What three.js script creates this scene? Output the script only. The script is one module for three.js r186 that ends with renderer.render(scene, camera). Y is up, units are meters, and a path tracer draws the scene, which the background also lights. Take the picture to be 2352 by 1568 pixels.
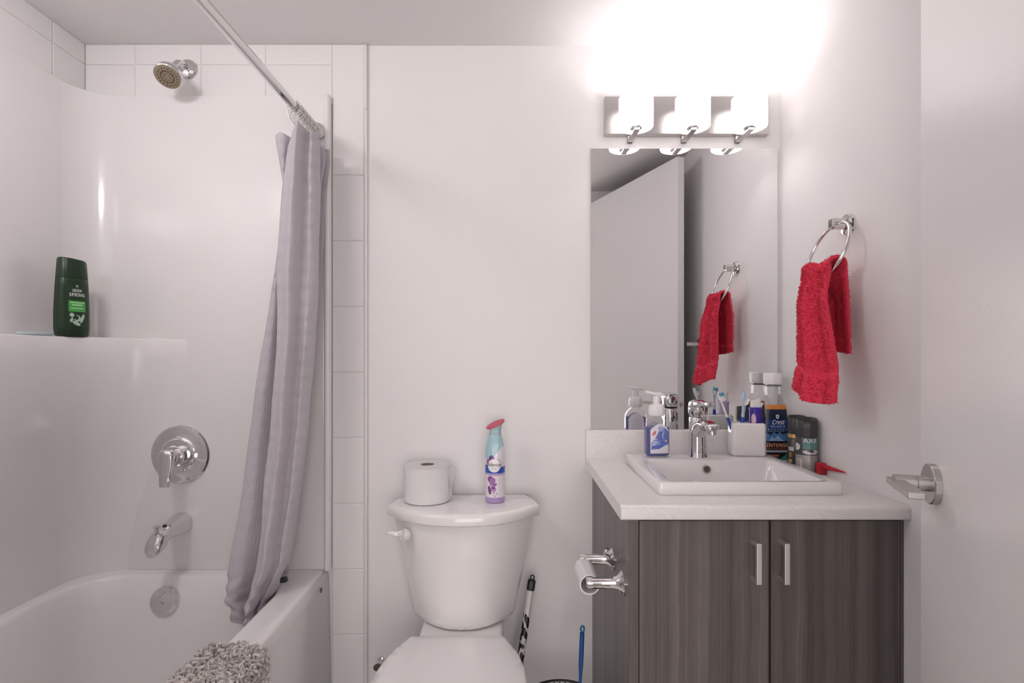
import * as THREE from 'three';
import { RoundedBoxGeometry } from 'three/addons/geometries/RoundedBoxGeometry.js';
import { mergeGeometries, toCreasedNormals } from 'three/addons/utils/BufferGeometryUtils.js';
import { ImprovedNoise } from 'three/addons/math/ImprovedNoise.js';
import { RectAreaLightUniformsLib } from 'three/addons/lights/RectAreaLightUniformsLib.js';
import { Brush, Evaluator, SUBTRACTION } from 'three-bvh-csg';

// ---------------------------------------------------------------- camera, light, exposure
// Room axes: x to the right along the back wall, y up, z from the back wall (z = 0) towards the doorway.
const scene = new THREE.Scene();
scene.background = new THREE.Color(0x000000);
const camera = new THREE.PerspectiveCamera(2 * Math.atan(784 / 1221) * 180 / Math.PI, 1.5, 0.02, 50);
camera.position.set(0, 1.17, 1.65);
camera.lookAt(0, 1.17, 0);
camera.setViewOffset(2352, 1568, 0, -34, 2352, 1568);
const renderer = new THREE.WebGLRenderer({ antialias: true });
renderer.toneMapping = THREE.LinearToneMapping;
renderer.toneMappingExposure = 1.22;
renderer.shadowMap.enabled = true;
renderer.shadowMap.type = THREE.PCFSoftShadowMap;
RectAreaLightUniformsLib.init();
const FILL_TINT = new THREE.Color().setRGB(1, 0.935, 0.93);
const LAMP = new THREE.Color().setRGB(1, 0.945, 0.95);
const FILL_LIGHT = 1.6;      // soft fill from an unseen window added behind the doorway
const BULB_LIGHT = 0.07;       // each of the three bulbs of the vanity light
const CEILING_FILL = 0.82;   // ceiling lamp added out of view to brighten the left side
const fillLight = new THREE.RectAreaLight(FILL_TINT, FILL_LIGHT, 2.5, 1.9);  // area light of the added window, fills the bathroom from the front
fillLight.position.set(0, 1.0, 3.72);
fillLight.lookAt(0, 1.0, 0);
scene.add(fillLight);

// ---------------------------------------------------------------- helpers
let seed = 7;
const rnd = () => { seed = (seed * 1664525 + 1013904223) >>> 0; return seed / 4294967296; };
const noise = new ImprovedNoise();
const n3 = (x, y, z) => noise.noise(x, y, z);
const V = (x, y, z) => new THREE.Vector3(x, y, z);
const lerp = (a, b, t) => a + (b - a) * t;
const sstep = (a, b, x) => { const t = Math.min(1, Math.max(0, (x - a) / (b - a))); return t * t * (3 - 2 * t); };
const taken = new Map();
function numbered(name) { const k = taken.get(name) || 0; taken.set(name, k + 1); return k ? `${name}_${String(k).padStart(3, '0')}` : name; }
function mesh(name, geo, mat, parent) {
  const m = new THREE.Mesh(geo, mat);
  m.name = parent === scene ? numbered(name) : name;
  m.castShadow = m.receiveShadow = true;
  (parent || scene).add(m);
  return m;
}
function thing(name, label, category, pos = [0, 0, 0], group) {
  const g = new THREE.Group();
  g.name = numbered(name); g.position.set(...pos);
  g.userData = { label, category };
  if (group) g.userData.group = group;
  scene.add(g);
  return g;
}
function struct(name, geo, mat, label) {
  const m = mesh(name, geo, mat, scene);
  m.userData = { kind: 'structure' };
  if (label) m.userData.label = label;
  return m;
}
// uv in metres, by the axis each face looks along
function metreUV(geo) {
  const g = geo.index ? geo.toNonIndexed() : geo;
  const p = g.attributes.position, uv = new Float32Array(p.count * 2), a = V(), b = V(), c = V(), n = V();
  for (let i = 0; i < p.count; i += 3) {
    a.fromBufferAttribute(p, i); b.fromBufferAttribute(p, i + 1); c.fromBufferAttribute(p, i + 2);
    n.copy(b).sub(a).cross(c.clone().sub(a));
    const ax = Math.abs(n.x), ay = Math.abs(n.y), az = Math.abs(n.z);
    [a, b, c].forEach((q, k) => {
      const [u, v] = ax >= ay && ax >= az ? [q.z, q.y] : ay >= az ? [q.x, q.z] : [q.x, q.y];
      uv[(i + k) * 2] = u; uv[(i + k) * 2 + 1] = v;
    });
  }
  g.setAttribute('uv', new THREE.BufferAttribute(uv, 2));
  return g;
}
function bx(x0, x1, y0, y1, z0, z1, r = 0) {
  const w = x1 - x0, h = y1 - y0, d = z1 - z0;
  const g = r ? new RoundedBoxGeometry(w, h, d, 2, Math.min(r, w / 2.01, h / 2.01, d / 2.01)) : new THREE.BoxGeometry(w, h, d);
  g.translate((x0 + x1) / 2, (y0 + y1) / 2, (z0 + z1) / 2);
  return metreUV(g);
}
function cyl(r0, r1, a, b, seg = 24, open = false) {       // tapered cylinder from point a (radius r0) to b (radius r1)
  const d = b.clone().sub(a), g = new THREE.CylinderGeometry(r1, r0, d.length(), seg, 1, open);
  g.applyQuaternion(new THREE.Quaternion().setFromUnitVectors(V(0, 1, 0), d.clone().normalize()));
  const m = a.clone().add(b).multiplyScalar(0.5);
  return g.translate(m.x, m.y, m.z);
}
function lathe(profile, seg = 40, crease = 0.62) { return toCreasedNormals(new THREE.LatheGeometry(profile.map(([r, y]) => new THREE.Vector2(Math.max(r, 0.00001), y)), seg), crease); }
function aim(geo, from, dir) {                              // turn a lathe (axis y) along dir and move its origin to from
  return geo.applyQuaternion(new THREE.Quaternion().setFromUnitVectors(V(0, 1, 0), dir.clone().normalize())).translate(from.x, from.y, from.z);
}
function tube(pts, r, seg = 24, closed = false, rad = 10) {
  return new THREE.TubeGeometry(new THREE.CatmullRomCurve3(pts, closed, 'centripetal'), seg, r, rad, closed);
}
function merge(list) {
  return mergeGeometries(list.map((g) => { const h = g.index ? g.toNonIndexed() : g.clone(); for (const k of Object.keys(h.attributes)) if (!['position', 'normal', 'uv'].includes(k)) h.deleteAttribute(k); if (!h.attributes.uv) h.setAttribute('uv', new THREE.BufferAttribute(new Float32Array(h.attributes.position.count * 2), 2)); if (!h.attributes.normal) h.computeVertexNormals(); return h; }));
}
function loft(loops, { closed = true, capA = false, capB = false, crease = 0.7 } = {}) {
  const n = loops[0].length, w = closed ? n + 1 : n, pos = [], uv = [], idx = [];
  loops.forEach((L, i) => { for (let j = 0; j < w; j++) { const p = L[j % n]; pos.push(p.x, p.y, p.z); uv.push(j / (w - 1), i / (loops.length - 1)); } });
  for (let i = 0; i < loops.length - 1; i++) for (let j = 0; j < w - 1; j++) { const a = i * w + j, b = a + 1, c = a + w, d = c + 1; idx.push(a, b, d, a, d, c); }
  const cap = (L, flip) => {
    const c = L.reduce((s, p) => s.add(p), V()).multiplyScalar(1 / n), k = pos.length / 3;
    pos.push(c.x, c.y, c.z); uv.push(0.5, 0.5);
    L.forEach((p) => { pos.push(p.x, p.y, p.z); uv.push(0.5, 0.5); });
    for (let j = 0; j < n; j++) { const a = k + 1 + j, b = k + 1 + (j + 1) % n; flip ? idx.push(k, b, a) : idx.push(k, a, b); }
  };
  if (capA) cap(loops[0], true);
  if (capB) cap(loops[loops.length - 1], false);
  const g = new THREE.BufferGeometry();
  g.setAttribute('position', new THREE.Float32BufferAttribute(pos, 3));
  g.setAttribute('uv', new THREE.Float32BufferAttribute(uv, 2));
  g.setIndex(idx);
  if (crease) return toCreasedNormals(g, crease);
  g.computeVertexNormals();
  return g;
}
// closed loop of a rounded rectangle in a horizontal plane; radii: back-left, back-right, front-right, front-left
function rrect(x0, x1, z0, z1, rad, y, k = 8) {
  const [a, b, c, d] = Array.isArray(rad) ? rad : [rad, rad, rad, rad], L = [];
  const arc = (cx, cz, r, t0) => { for (let i = 0; i <= k; i++) { const t = t0 + i / k * Math.PI / 2; L.push(V(cx + r * Math.cos(t), y, cz + r * Math.sin(t))); } };
  arc(x0 + a, z0 + a, a, Math.PI); arc(x1 - b, z0 + b, b, Math.PI * 1.5); arc(x1 - c, z1 - c, c, 0); arc(x0 + d, z1 - d, d, Math.PI / 2);
  return L;
}
function superLoop(cx, cz, a, b, y, p = 2, n = 40) {
  const L = [];
  for (let i = 0; i < n; i++) { const t = i / n * Math.PI * 2, c = Math.cos(t), s = Math.sin(t); L.push(V(cx + a * Math.sign(c) * Math.abs(c) ** (2 / p), y, cz + b * Math.sign(s) * Math.abs(s) ** (2 / p))); }
  return L;
}
function gridSurface(nu, nv, f) {                            // f(u, v) -> Vector3, uv 0..1
  const pos = [], uv = [], idx = [];
  for (let j = 0; j <= nv; j++) for (let i = 0; i <= nu; i++) { const p = f(i / nu, j / nv); pos.push(p.x, p.y, p.z); uv.push(p.u ?? i / nu, p.v ?? j / nv); }
  for (let j = 0; j < nv; j++) for (let i = 0; i < nu; i++) { const a = j * (nu + 1) + i, b = a + 1, c = a + nu + 1, d = c + 1; idx.push(a, b, d, a, d, c); }
  const g = new THREE.BufferGeometry();
  g.setAttribute('position', new THREE.Float32BufferAttribute(pos, 3));
  g.setAttribute('uv', new THREE.Float32BufferAttribute(uv, 2));
  g.setIndex(idx); g.computeVertexNormals();
  return g;
}
function heightUV(geo) {                                     // lathe: u round, v by height, seam behind
  geo.rotateY(Math.PI);
  geo.computeBoundingBox();
  const { min, max } = geo.boundingBox, p = geo.attributes.position, uv = geo.attributes.uv;
  for (let i = 0; i < p.count; i++) uv.setY(i, (p.getY(i) - min.y) / (max.y - min.y));
  return geo;
}
function canvasTex(w, h, draw) {
  const c = document.createElement('canvas'); c.width = w; c.height = h;
  const x = c.getContext('2d'); draw(x, w, h);
  const t = new THREE.CanvasTexture(c); t.colorSpace = THREE.SRGBColorSpace; t.magFilter = THREE.LinearFilter;
  return t;
}
function dataTex(n, f, srgb = false, m = n) {                 // f(x, y) -> value or [r, g, b], 0..1, repeating
  const d = new Uint8Array(n * m * 4);
  for (let y = 0; y < m; y++) for (let x = 0; x < n; x++) { const v = f(x, y), c = Array.isArray(v) ? v : [v, v, v], k = (y * n + x) * 4; for (let i = 0; i < 3; i++) d[k + i] = Math.max(0, Math.min(255, c[i] * 255)); d[k + 3] = 255; }
  const t = new THREE.DataTexture(d, n, m); t.wrapS = t.wrapT = THREE.RepeatWrapping; t.magFilter = THREE.LinearFilter;
  if (srgb) t.colorSpace = THREE.SRGBColorSpace;
  t.needsUpdate = true;
  return t;
}
function scaled(t, u, v = u) { const c = t.clone(); c.repeat.set(u, v); c.needsUpdate = true; return c; }
const tileNoise = (x, y, n, f, s) => { const a = x / n * 2 * Math.PI, b = y / n * 2 * Math.PI; return n3(Math.cos(a) * f + s, Math.sin(a) * f + Math.cos(b) * f, Math.sin(b) * f - s); };

// ---------------------------------------------------------------- materials
const std = (r, g, b, rough, extra = {}) => { const m = new THREE.MeshStandardMaterial({ roughness: rough, side: THREE.DoubleSide, ...extra }); m.color.setRGB(r, g, b); return m; };
const phys = (r, g, b, rough, extra = {}) => { const m = new THREE.MeshPhysicalMaterial({ roughness: rough, side: THREE.DoubleSide, ...extra }); m.color.setRGB(r, g, b); return m; };
const paintBump = dataTex(256, (x, y) => 0.5 + 0.3 * tileNoise(x, y, 256, 9, 2) + 0.2 * tileNoise(x, y, 256, 22, 5));
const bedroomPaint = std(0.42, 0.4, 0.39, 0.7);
const paint = std(0.85, 0.83, 0.825, 0.55, { bumpMap: scaled(paintBump, 6), bumpScale: 0.0003 });
const ceilingPaint = std(0.86, 0.84, 0.835, 0.9, { bumpMap: scaled(paintBump, 10), bumpScale: 0.0006 });
const doorPaint = std(0.85, 0.83, 0.825, 0.3, { bumpMap: scaled(paintBump, 3), bumpScale: 0.0002 });
const acrylic = phys(0.87, 0.85, 0.845, 0.22, { clearcoat: 0.4, clearcoatRoughness: 0.12 });
const porcelain = phys(0.88, 0.86, 0.855, 0.12, { clearcoat: 0.6, clearcoatRoughness: 0.05 });
const tileMat = [0, 1, 2].map((k) => phys(0.85 + k * 0.006, 0.83 + k * 0.006, 0.825 + k * 0.006, 0.18, { clearcoat: 0.3, clearcoatRoughness: 0.1 }));
const grout = std(0.8, 0.78, 0.775, 0.95);
const chrome = std(0.74, 0.73, 0.73, 0.06, { metalness: 1 });
const satin = std(0.56, 0.545, 0.53, 0.3, { metalness: 1 });
const pullMetal = std(0.88, 0.86, 0.86, 0.38, { metalness: 1 });
const whitePlastic = std(0.9, 0.885, 0.885, 0.35);
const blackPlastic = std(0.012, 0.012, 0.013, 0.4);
const mirrorMat = std(0.9, 0.9, 0.9, 0.0, { metalness: 1 });
const woodMap = (() => {
  const N = 512, col = [];
  for (let x = 0; x < N; x++) { const a = x / N * Math.PI * 2; col.push(0.55 * n3(Math.cos(a) * 2.1 + 3, Math.sin(a) * 2.1, 1.7) + 0.4 * n3(Math.cos(a) * 6 + 9, Math.sin(a) * 6, 4.2) + 0.28 * n3(Math.cos(a) * 19, Math.sin(a) * 19, 8.1)); }
  return dataTex(N, (x, y) => {
    const wob = Math.round(5 * n3(x / 60, y / 90, 3.3) * Math.sin(y / N * Math.PI));
    const c = col[(x + wob + N) % N] + 0.16 * n3(x / 5, y / 130 * Math.PI, 6) * Math.sin(y / N * Math.PI) + 0.05 * n3(x * 1.3, y / 9, 2);
    const v = 0.385 + 0.15 * c;
    return [v * 1.035, v * 0.965, v * 0.925];
  }, true);
})();
const wood = phys(1, 1, 1, 0.42, { map: scaled(woodMap, 1.7, 1.1) });
const woodSide = phys(1, 1, 1, 0.34, { map: scaled(woodMap, 1.4, 1.0) });
const counterMap = dataTex(512, (x, y) => { const a = tileNoise(x, y, 512, 5, 1), b = tileNoise(x, y, 512, 17, 4), s = Math.max(0, tileNoise(x, y, 512, 60, 7) - 0.42); const v = 0.925 + 0.02 * a + 0.016 * b - 0.55 * s; return [v * 1.0, v * 0.985, v * 0.98]; }, true);
const counterMat = phys(1, 1, 1, 0.3, { map: scaled(counterMap, 3.2), clearcoat: 0.15, clearcoatRoughness: 0.3 });
const floorMat = std(0.8, 0.78, 0.77, 0.5);

// ---------------------------------------------------------------- the room
const XL = -1.326, XR = 0.834, ZF = 1.47, H = 2.1335;
const wallBack = struct('wall_back', bx(XL - 0.12, XR + 0.12, -0.1, H + 0.1, -0.12, 0), paint, 'painted back wall of the bathroom');
const wallLeft = struct('wall_left', bx(XL - 0.12, XL, -0.1, H + 0.1, 0, ZF), paint, 'wall at the long side of the bathtub');
struct('wall_right', bx(XR, XR + 0.12, -0.1, H + 0.1, 0, ZF), paint, 'painted wall beside the vanity with the towel ring');
struct('wall_front', merge([bx(XL - 0.12, -0.36, -0.1, H + 0.1, ZF, ZF + 0.11), bx(0.455, XR + 0.12, -0.1, H + 0.1, ZF, ZF + 0.11), bx(-0.36, 0.455, 2.065, H + 0.1, ZF, ZF + 0.11)]), paint, 'wall with the doorway');
struct('ceiling', bx(XL - 0.12, XR + 0.12, H, H + 0.1, 0, ZF), ceilingPaint, 'flat white bathroom ceiling');
struct('floor', bx(XL, XR, -0.1, 0, 0, ZF + 0.11), floorMat, 'bathroom floor');
// the room behind the doorway
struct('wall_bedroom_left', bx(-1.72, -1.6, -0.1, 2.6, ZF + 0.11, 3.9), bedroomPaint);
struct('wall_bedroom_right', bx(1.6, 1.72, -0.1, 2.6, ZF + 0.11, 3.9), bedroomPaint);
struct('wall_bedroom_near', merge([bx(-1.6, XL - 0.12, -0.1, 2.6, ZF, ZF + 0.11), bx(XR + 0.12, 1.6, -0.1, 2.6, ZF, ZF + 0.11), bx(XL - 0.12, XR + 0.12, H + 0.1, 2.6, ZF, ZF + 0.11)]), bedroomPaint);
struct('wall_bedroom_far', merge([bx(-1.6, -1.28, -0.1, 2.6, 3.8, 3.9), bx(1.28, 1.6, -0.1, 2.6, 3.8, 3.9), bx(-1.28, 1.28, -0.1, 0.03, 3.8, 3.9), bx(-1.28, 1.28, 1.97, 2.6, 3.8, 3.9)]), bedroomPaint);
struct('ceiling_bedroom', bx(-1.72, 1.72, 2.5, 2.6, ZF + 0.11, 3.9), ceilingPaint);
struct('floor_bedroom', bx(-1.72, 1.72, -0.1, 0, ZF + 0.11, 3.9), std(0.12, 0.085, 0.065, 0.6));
{
  const w = new THREE.Group(); w.name = 'added_window_1'; w.userData = { kind: 'structure', label: 'added unseen bedroom window with a glowing panel for fill light' }; scene.add(w);
  const blind = std(0.8, 0.78, 0.77, 0.9); blind.emissive.copy(FILL_TINT); blind.emissiveIntensity = 1.2;  // panel glows by itself, added as a fill source
  mesh('glow_panel', bx(-1.26, 1.26, 0.05, 1.95, 3.76, 3.78), blind, w);
  mesh('added_window_frame', merge([bx(-1.29, -1.25, 0.01, 1.99, 3.735, 3.81), bx(1.25, 1.29, 0.01, 1.99, 3.735, 3.81), bx(-1.25, 1.25, 0.01, 0.05, 3.735, 3.81), bx(-1.25, 1.25, 1.95, 1.99, 3.735, 3.81)]), whitePlastic, w);
}

// ---------------------------------------------------------------- wall tiles
{
  const J = 0.0012, T = 0.008;
  mesh('grout', merge([bx(XL, -0.4545, 1.95, H, 0, 0.0055), bx(-0.5554, -0.4545, 0, 1.95, 0, 0.0055)]), grout, wallBack);
  mesh('grout', bx(XL, XL + 0.0055, 1.95, H, 0.0055, ZF), grout, wallLeft);
  let k = 0;
  const tile = (parent, x0, x1, y0, y1, z0, z1) => mesh(k ? `tile_${String(k).padStart(3, '0')}` : 'tile', bx(x0, x1, y0, y1, z0, z1, 0.0022), tileMat[(k++ * 7) % 3], parent);
  const xs = [XL + 0.006, -1.1649, -0.9608, -0.7608, -0.5554];
  for (let i = 0; i < 4; i++) for (const [y0, y1] of [[1.95, 2.07], [2.07, H]]) tile(wallBack, xs[i] + (i ? J : 0.002), xs[i + 1] - J, y0 + J, y1 - J * 0.3, 0, T);
  const ys = []; for (let y = 1.7295; y > 0; y -= 0.2027) ys.push(y);
  tile(wallBack, -0.5554 + J, -0.4575, ys[0] + J, H - 0.0005, 0, T);
  for (let i = 0; i < ys.length; i++) tile(wallBack, -0.5554 + J, -0.4575, i + 1 < ys.length ? ys[i + 1] + J : 0.001, ys[i] - J, 0, T);
  const zs = [0.008]; for (let z = 0.124; z < ZF; z += 0.2027) zs.push(z); zs.push(ZF);
  for (let i = 0; i + 1 < zs.length; i++) for (const [y0, y1] of [[1.95, 2.07], [2.07, H]]) tile(wallLeft, XL, XL + T, y0 + J, y1 - J * 0.3, zs[i] + J, zs[i + 1] - J);
}
struct('trim_1', merge([bx(-0.4572, -0.4475, 1.932, H - 0.001, 0, 0.0125, 0.004), bx(-0.4565, -0.447, 0, 1.932, 0, 0.0115, 0.004)]), std(0.82, 0.8, 0.795, 0.3), 'white edge strip between tiles and painted wall');

// ---------------------------------------------------------------- bathtub and surround
{
  const tub = thing('bathtub', 'white bathtub with a flat rim and straight apron', 'bathtub', [-0.94, 0, 0.735]);
  const loops = [], o = (x1, y, i) => rrect(-1.312 + i, x1, 0.002, ZF - 0.002, 0.003, y);
  for (const [x1, y] of [[-0.5585, 0.001], [-0.5585, 0.06], [-0.562, 0.3], [-0.5655, 0.478], [-0.5675, 0.496], [-0.5725, 0.5085], [-0.580, 0.5135], [-0.590, 0.515]]) loops.push(o(x1, y, 0));
  const inner = (e, y, zb = 0) => rrect(-1.262 - e, -0.658 + e, 0.065 - e + zb, 1.38 + e, [0.13 + e, 0.13 + e, 0.13 + e, 0.13 + e].map((r) => Math.max(r, 0.05)), y);
  for (const [e, y, zb] of [[0.014, 0.515, 0], [0.007, 0.5132, 0], [0.002, 0.5085, 0], [-0.002, 0.5, 0], [-0.012, 0.45, 0.004], [-0.03, 0.33, 0.006], [-0.05, 0.2, 0.012], [-0.065, 0.14, 0.02], [-0.09, 0.112, 0.03], [-0.13, 0.102, 0.04]]) loops.push(inner(e, y, zb));
  const g = loft(loops, { capB: true, crease: 0.6 }).translate(0.94, 0, -0.735);
  mesh('tub_shell', g, acrylic, tub);
  // overflow plate on the basin end wall
  const p = V(-1.023 + 0.94, 0.449, 0.083 - 0.735), d = V(0, 0.12, 1);
  const ov = mesh('overflow_plate', aim(lathe([[0, 0.012], [0.03, 0.0115], [0.039, 0.0085], [0.042, 0.003], [0.042, -0.004], [0, -0.004]]), p, d), chrome, tub);
  mesh('screw', aim(lathe([[0, 0.0145], [0.004, 0.014], [0.0052, 0.0125], [0.0052, 0.0115]], 16), p, d), satin, ov);
  mesh('lever_slot', cyl(0.0014, 0.0014, p.clone().add(V(-0.033, -0.006, 0.0115)), p.clone().add(V(0.008, 0.0325, 0.0085)), 8), satin, ov);
  // plug in the apron
  mesh('apron_plug', aim(lathe([[0, 0.0012], [0.0075, 0.001], [0.009, -0.003], [0, -0.003]], 20), V(-0.5658 + 0.94, 0.477, 0.075 - 0.735), V(1, 0.02, 0)), std(0.08, 0.07, 0.065, 0.5), tub);
}
{
  const s = thing('shower_surround', 'white moulded shower wall panel with a corner ledge above the bathtub', 'shower wall', [-0.94, 0.514, 0.02]);
  const lip = [[-0.5565, 0.0095]];
  for (let i = 0; i <= 10; i++) { const t = i / 10 * Math.PI; lip.push([-0.5665 + 0.010 * Math.cos(t), 0.0175 + 0.013 * Math.sin(t)]); }
  lip.push([-0.58, 0.0185]);
  const plan = (xf, cx, cz, r, z0) => {
    const P = [...lip, [-0.5805, 0.018], [-0.59, 0.018], [cx + 0.012, z0], [cx, z0]];
    for (let i = 1; i <= 24; i++) { const t = i / 24 * Math.PI / 2; P.push([cx - r * Math.sin(t), cz - r * Math.cos(t)]); }
    P.push([xf, cz + 0.012], [xf, ZF - 0.002], [-1.3165, ZF - 0.002], [-1.3165, 0.0095]);
    return P;
  };
  const ext = (P, y0, y1, b) => {
    const sh = new THREE.Shape(P.map(([x, z]) => new THREE.Vector2(x, -z)));
    const g = new THREE.ExtrudeGeometry(sh, { depth: y1 - y0 - 2 * b, bevelEnabled: true, bevelSize: b, bevelThickness: b, bevelOffset: -b, bevelSegments: 3, steps: 1 });
    g.rotateX(-Math.PI / 2).translate(0.94, y0 + b - 0.514, -0.02);
    return toCreasedNormals(g, 0.5);
  };
  mesh('wall_panel', ext(plan(-1.306, -1.206, 0.118, 0.10, 0.018), 0.5145, 1.971, 0.0035), acrylic, s);
  // the lower left part bulges out and ends in a ledge
  const ring = (y, inset) => {
    const k = sstep(0.5145, 1.225, y), r = lerp(0.12, 0.25, k), xf = lerp(-1.295, -1.235, k), cx = xf + r, cz = 0.018 + r, P = [[cx + 0.02, 0.0165]];
    for (let i = 0; i <= 24; i++) { const q = i / 24 * Math.PI / 2; P.push([cx - (r + inset) * Math.sin(q), cz - (r + inset) * Math.cos(q) - (i ? 0 : 0.001)]); }
    P.push([xf - inset, ZF - 0.004], [-1.312, ZF - 0.004], [-1.312, 0.0125]);
    return P.map(([x, z]) => V(x + 0.94, y - 0.514, z - 0.02));
  };
  const levels = []; for (let i = 0; i <= 12; i++) levels.push(ring(lerp(0.5147, 1.219, i / 12), 0));
  levels.push(ring(1.2228, 0.0015), ring(1.2246, 0.0045), ring(1.225, 0.008));
  const topL = levels[levels.length - 1], cap = new THREE.ShapeGeometry(new THREE.Shape(topL.map((p) => new THREE.Vector2(p.x, -p.z)))).rotateX(-Math.PI / 2).translate(0, topL[0].y, 0);
  mesh('corner_ledge', merge([loft(levels, { crease: 0.6 }), cap]), acrylic, s);
}

// ---------------------------------------------------------------- shower fittings
{
  const t = thing('shower_fixture', 'chrome shower head on a short arm above the bathtub', 'shower head', [-1.0, 2.055, 0.008]);
  mesh('wall_flange', aim(lathe([[0.031, 0], [0.031, 0.003], [0.027, 0.009], [0.018, 0.013], [0.0115, 0.0145], [0, 0.0145]]), V(0, 0, 0), V(0, 0, 1)), chrome, t);
  mesh('arm', tube([V(0, 0, 0.004), V(0, 0.002, 0.026), V(0, -0.006, 0.048), V(0, -0.022, 0.064), V(0, -0.032, 0.071)], 0.0095, 24), chrome, t);
  const from = V(0, -0.027, 0.067), d = V(0.06, -0.80, 0.60).normalize();
  const head = mesh('head', aim(lathe([[0, 0], [0.011, 0.001], [0.0135, 0.005], [0.0135, 0.012], [0.0105, 0.016], [0.012, 0.019], [0.022, 0.026], [0.0315, 0.036], [0.0355, 0.046], [0.0368, 0.056], [0.0368, 0.061], [0.0345, 0.063]]), from, d), chrome, t);
  const faceMat = std(0.3, 0.24, 0.17, 0.45);
  const fc = from.clone().addScaledVector(d, 0.0615);
  mesh('spray_face', aim(lathe([[0.0347, 0.0012], [0.030, 0.0022], [0.019, 0.0026], [0.018, 0.0012], [0.016, 0.0012], [0.015, 0.0030], [0, 0.0034]]), fc, d), faceMat, head);
  const dots = [], q = new THREE.Quaternion().setFromUnitVectors(V(0, 1, 0), d);
  for (const [r, n] of [[0.025, 18], [0.0165, 14], [0.009, 8]]) for (let i = 0; i < n; i++) { const a = i / n * 6.283 + r * 90; dots.push(aim(lathe([[0, 0.0045], [0.0012, 0.0042], [0.0014, 0.0005]], 8), V(r * Math.cos(a), 0, r * Math.sin(a)).applyQuaternion(q).add(fc), d)); }
  mesh('nozzles', merge(dots), std(0.05, 0.036, 0.025, 0.6), head);
}
{
  const t = thing('shower_valve', 'round chrome shower valve with a down-pointing lever', 'shower valve', [-1.017, 0.869, 0.018]);
  mesh('escutcheon', aim(lathe([[0.0895, 0], [0.0895, 0.003], [0.086, 0.0075], [0.074, 0.0105], [0.058, 0.012], [0.051, 0.0145], [0.048, 0.0185], [0.04, 0.019], [0, 0.019]], 64), V(0, 0, 0), V(0, 0, 1)), chrome, t);
  mesh('sleeve', aim(lathe([[0.032, 0.018], [0.032, 0.033], [0.029, 0.036], [0.024, 0.036], [0.024, 0.052], [0.0215, 0.055], [0.0, 0.055]], 40), V(0, 0, 0), V(0, 0, 1)), chrome, t);
  const sec = (y, w, z, th) => rrect(-w, w, z - th, z + th, Math.min(w, th) * 0.75, y, 5);
  mesh('lever', loft([sec(0.026, 0.013, 0.066, 0.008), sec(0.022, 0.019, 0.067, 0.0115), sec(0.012, 0.0225, 0.068, 0.0125), sec(-0.01, 0.0215, 0.07, 0.012), sec(-0.035, 0.018, 0.074, 0.0085), sec(-0.062, 0.0155, 0.078, 0.006), sec(-0.078, 0.015, 0.0795, 0.0052), sec(-0.081, 0.0135, 0.08, 0.004)], { capA: true, capB: true, crease: 0.9 }).translate(0.002, 0, 0), chrome, t);
  mesh('set_screw', aim(lathe([[0, 0.003], [0.004, 0.0025], [0.005, 0]], 14), V(0.026, -0.074, 0.0105), V(0, 0, 1)), chrome, t);
}
{
  const t = thing('tub_spout', 'chrome tub spout with a diverter knob', 'tub spout', [-1.012, 0.66, 0.018]);
  const ring = (z, cy, hw, top, bot) => { const L = []; for (let i = 0; i < 32; i++) { const a = i / 32 * 6.28318, c = Math.cos(a), s = Math.sin(a); L.push(V(hw * Math.sign(c) * Math.abs(c) ** 0.8, cy + (s > 0 ? top : bot) * Math.sign(s) * Math.abs(s) ** 0.8, z)); } return L; };
  mesh('spout_body', loft([ring(0, 0, 0.0315, 0.0315, 0.0315), ring(0.012, 0, 0.0315, 0.0312, 0.031), ring(0.045, -0.003, 0.0275, 0.027, 0.0235), ring(0.075, -0.006, 0.0235, 0.0235, 0.02), ring(0.095, -0.009, 0.0225, 0.0225, 0.022), ring(0.102, -0.012, 0.0225, 0.023, 0.034), ring(0.118, -0.016, 0.0225, 0.0215, 0.036), ring(0.132, -0.024, 0.0215, 0.0185, 0.031), ring(0.141, -0.034, 0.0185, 0.015, 0.022), ring(0.144, -0.042, 0.013, 0.010, 0.013)], { capA: true, capB: true, crease: 1.0 }), chrome, t);
  mesh('diverter_knob', aim(lathe([[0.0055, 0], [0.0055, 0.016], [0.0085, 0.019], [0.0085, 0.0225], [0.006, 0.0245], [0, 0.0245]], 24), V(0, 0.004, 0.117), V(0, 1, 0.05)), chrome, t);
  mesh('dark_hole_disc', cyl(0.0055, 0.0055, V(0, 0.0155, 0.083), V(0, 0.0182, 0.0835), 16), blackPlastic, t);  // black disc put in for the shade of a hole in the spout
}

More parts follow.
